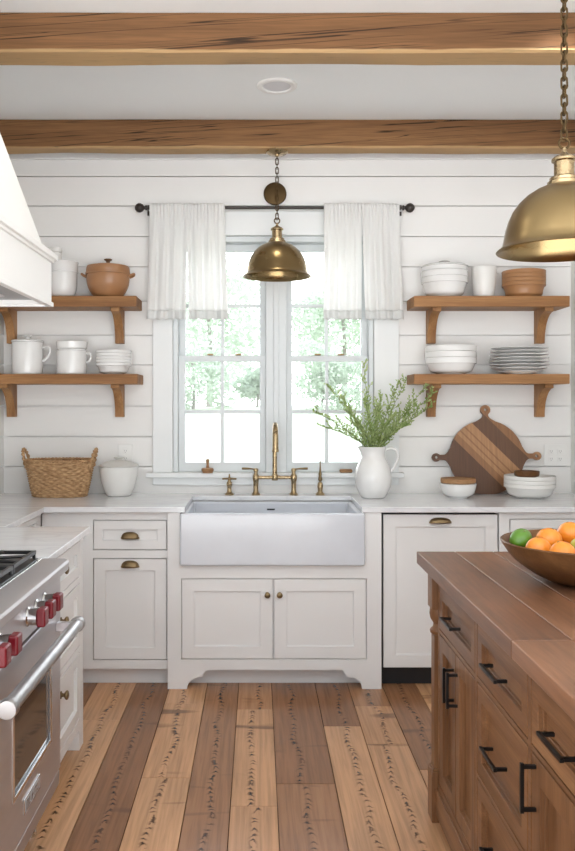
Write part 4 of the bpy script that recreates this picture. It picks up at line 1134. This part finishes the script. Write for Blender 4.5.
fr_ = [('orange', .800, 2.340, 1.012, .0365, ORANGE, 'orange at the front left of the fruit bowl, beside the lime'),
       ('orange', .842, 2.268, 1.012, .0365, ORANGE, 'orange at the front of the bowl, right of the front left orange'),
       ('orange', .856, 2.412, 1.026, .038, ORANGE, 'big orange in the middle of the fruit bowl behind the two front oranges'),
       ('orange', .937, 2.462, 1.036, .0385, ORANGE, 'highest orange at the back right of the fruit bowl by the frame edge'),
       ('lime', .786, 2.452, 1.024, .032, LIME, 'green lime at the left side of the fruit bowl'),
       ('citrus_fruit', .920, 2.325, 1.016, .036, PEAR, 'yellowish green citrus fruit at the right between the oranges')]
for f_ in fr_:
    fruit(*f_, rz=.9 if f_[0] == 'lime' else 0)
rest = [(.882, 2.370, .962, 'orange at the bottom of the bowl beneath the heap'), (.955, 2.385, .966, 'lower orange deep in the bowl under the highest orange'), (1.0, 2.30, .985, 'orange on the far right side of the bowl'), (1.035, 2.44, .997, 'orange at the right rear of the bowl'), (.915, 2.27, .972, 'lower orange at the front of the bowl under the citrus')]
for x, y, z, lb_ in rest: fruit('orange', x, y, z, .036, ORANGE, lb_)

# ------------------------------------------------------------------ outside
bm = bmesh.new(); n = 24
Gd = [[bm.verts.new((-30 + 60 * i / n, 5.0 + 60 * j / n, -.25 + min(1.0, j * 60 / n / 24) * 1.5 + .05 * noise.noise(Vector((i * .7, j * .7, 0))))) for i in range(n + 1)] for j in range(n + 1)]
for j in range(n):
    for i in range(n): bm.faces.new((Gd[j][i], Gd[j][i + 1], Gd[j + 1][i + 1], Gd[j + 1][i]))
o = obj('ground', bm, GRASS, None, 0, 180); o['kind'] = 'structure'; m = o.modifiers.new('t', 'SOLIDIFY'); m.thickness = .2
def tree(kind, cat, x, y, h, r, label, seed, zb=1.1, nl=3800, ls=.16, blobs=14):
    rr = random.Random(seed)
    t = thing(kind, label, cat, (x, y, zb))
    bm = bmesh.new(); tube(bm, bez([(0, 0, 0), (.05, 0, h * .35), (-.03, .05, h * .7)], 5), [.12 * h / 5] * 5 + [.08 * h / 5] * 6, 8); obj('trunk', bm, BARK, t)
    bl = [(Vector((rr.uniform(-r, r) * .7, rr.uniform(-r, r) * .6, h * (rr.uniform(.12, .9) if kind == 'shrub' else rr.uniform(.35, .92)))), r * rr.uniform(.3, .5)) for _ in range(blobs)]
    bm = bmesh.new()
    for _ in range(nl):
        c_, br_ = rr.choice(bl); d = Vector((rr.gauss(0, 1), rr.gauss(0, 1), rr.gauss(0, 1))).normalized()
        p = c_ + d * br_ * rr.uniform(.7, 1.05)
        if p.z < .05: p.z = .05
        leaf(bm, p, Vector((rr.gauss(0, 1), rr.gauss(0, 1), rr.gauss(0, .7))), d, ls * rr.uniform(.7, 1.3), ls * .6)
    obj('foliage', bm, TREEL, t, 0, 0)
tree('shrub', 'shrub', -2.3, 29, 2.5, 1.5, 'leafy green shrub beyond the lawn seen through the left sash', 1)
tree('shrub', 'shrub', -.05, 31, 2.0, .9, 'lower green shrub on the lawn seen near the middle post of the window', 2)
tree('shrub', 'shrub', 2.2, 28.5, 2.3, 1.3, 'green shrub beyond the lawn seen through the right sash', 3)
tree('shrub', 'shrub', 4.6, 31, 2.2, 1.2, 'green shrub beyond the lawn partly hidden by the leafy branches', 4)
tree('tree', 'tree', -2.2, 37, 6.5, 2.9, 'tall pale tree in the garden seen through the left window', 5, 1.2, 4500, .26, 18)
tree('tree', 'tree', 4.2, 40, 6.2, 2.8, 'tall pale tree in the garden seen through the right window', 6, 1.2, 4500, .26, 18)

# ------------------------------------------------------------------ light
wd = bpy.data.worlds.new('World'); scn.world = wd; wd.use_nodes = True; nt = wd.node_tree
bg = nt.nodes['Background']
tc = N(nt, 'ShaderNodeTexCoord'); sp = N(nt, 'ShaderNodeSeparateXYZ'); L(nt, tc.outputs['Generated'], sp.inputs[0])
L(nt, ramp(nt, math_(nt, 'ADD', math_(nt, 'MULTIPLY', sp.outputs['Z'], .5), .5), [(.0, (.98, .99, 1)), (.45, (.98, .99, 1)), (.52, (.96, .985, 1)), (1, (.76, .86, 1.0))]), bg.inputs[0])
fw = ramp(nt, math_(nt, 'ADD', math_(nt, 'MULTIPLY', sp.outputs['Y'], .5), .5), [(.0, .40), (.55, .44), (.9, 1.0)])
zf = ramp(nt, math_(nt, 'ADD', math_(nt, 'MULTIPLY', sp.outputs['Z'], .5), .5), [(.0, .9), (.25, 1.15), (.47, 1.15), (.52, .36), (1, .40)])
L(nt, math_(nt, 'MULTIPLY', math_(nt, 'MULTIPLY', fw, zf), 14.5), bg.inputs[1])
def area(name, loc, rot, sx, sy, e, col=(1, 1, 1)):
    l = bpy.data.lights.new(name, 'AREA'); l.shape = 'RECTANGLE'; l.size = sx; l.size_y = sy; l.energy = e; l.color = col
    o = bpy.data.objects.new(name, l); C.objects.link(o); o.location = loc; o.rotation_euler = rot; return o
def spot(name, loc, e):
    l = bpy.data.lights.new(name, 'SPOT'); l.energy = e; l.spot_size = 2.4; l.spot_blend = .8; l.shadow_soft_size = .06; l.color = (1, .93, .83)
    o = bpy.data.objects.new(name, l); C.objects.link(o); o.location = loc
spot('downlight_or_fill', (.092, 3.98, CZ - .02), 8)
for x_, y_ in ((-.75, 2.7), (1.2, 3.1), (1.35, 1.1), (-.3, .8)): spot('downlight_or_fill', (x_, y_, CZ - .02), 15)  # added out-of-view fill spots without fixtures, for top-down light and contrast
#area('window_daylight', (.09, WY + .3, 1.75), (-PI / 2, 0, 0), 1.15, 1.35, 34, (.93, .97, 1))

# ------------------------------------------------------------------ camera
cam = bpy.data.cameras.new('Camera'); co = bpy.data.objects.new('Camera', cam); C.objects.link(co)
cam.sensor_fit = 'VERTICAL'; cam.sensor_height = 24; cam.lens = 820 / 851 * 24
cam.shift_x = 29.5 / 851; cam.shift_y = -22.5 / 851
cam.clip_start = .05; cam.clip_end = 300
co.location = (0, 0, H); co.rotation_euler = (PI / 2, 0, 0)
scn.camera = co
scn.view_settings.view_transform = 'Standard'; scn.view_settings.look = 'None'
scn.view_settings.exposure = 0.0; scn.view_settings.gamma = 1.0
scn.view_settings.use_curve_mapping = False
try:
    scn.cycles.use_denoising = True; scn.cycles.max_bounces = 10; scn.cycles.diffuse_bounces = 6
    scn.cycles.transparent_max_bounces = 12; scn.cycles.sample_clamp_indirect = 6
except Exception: pass
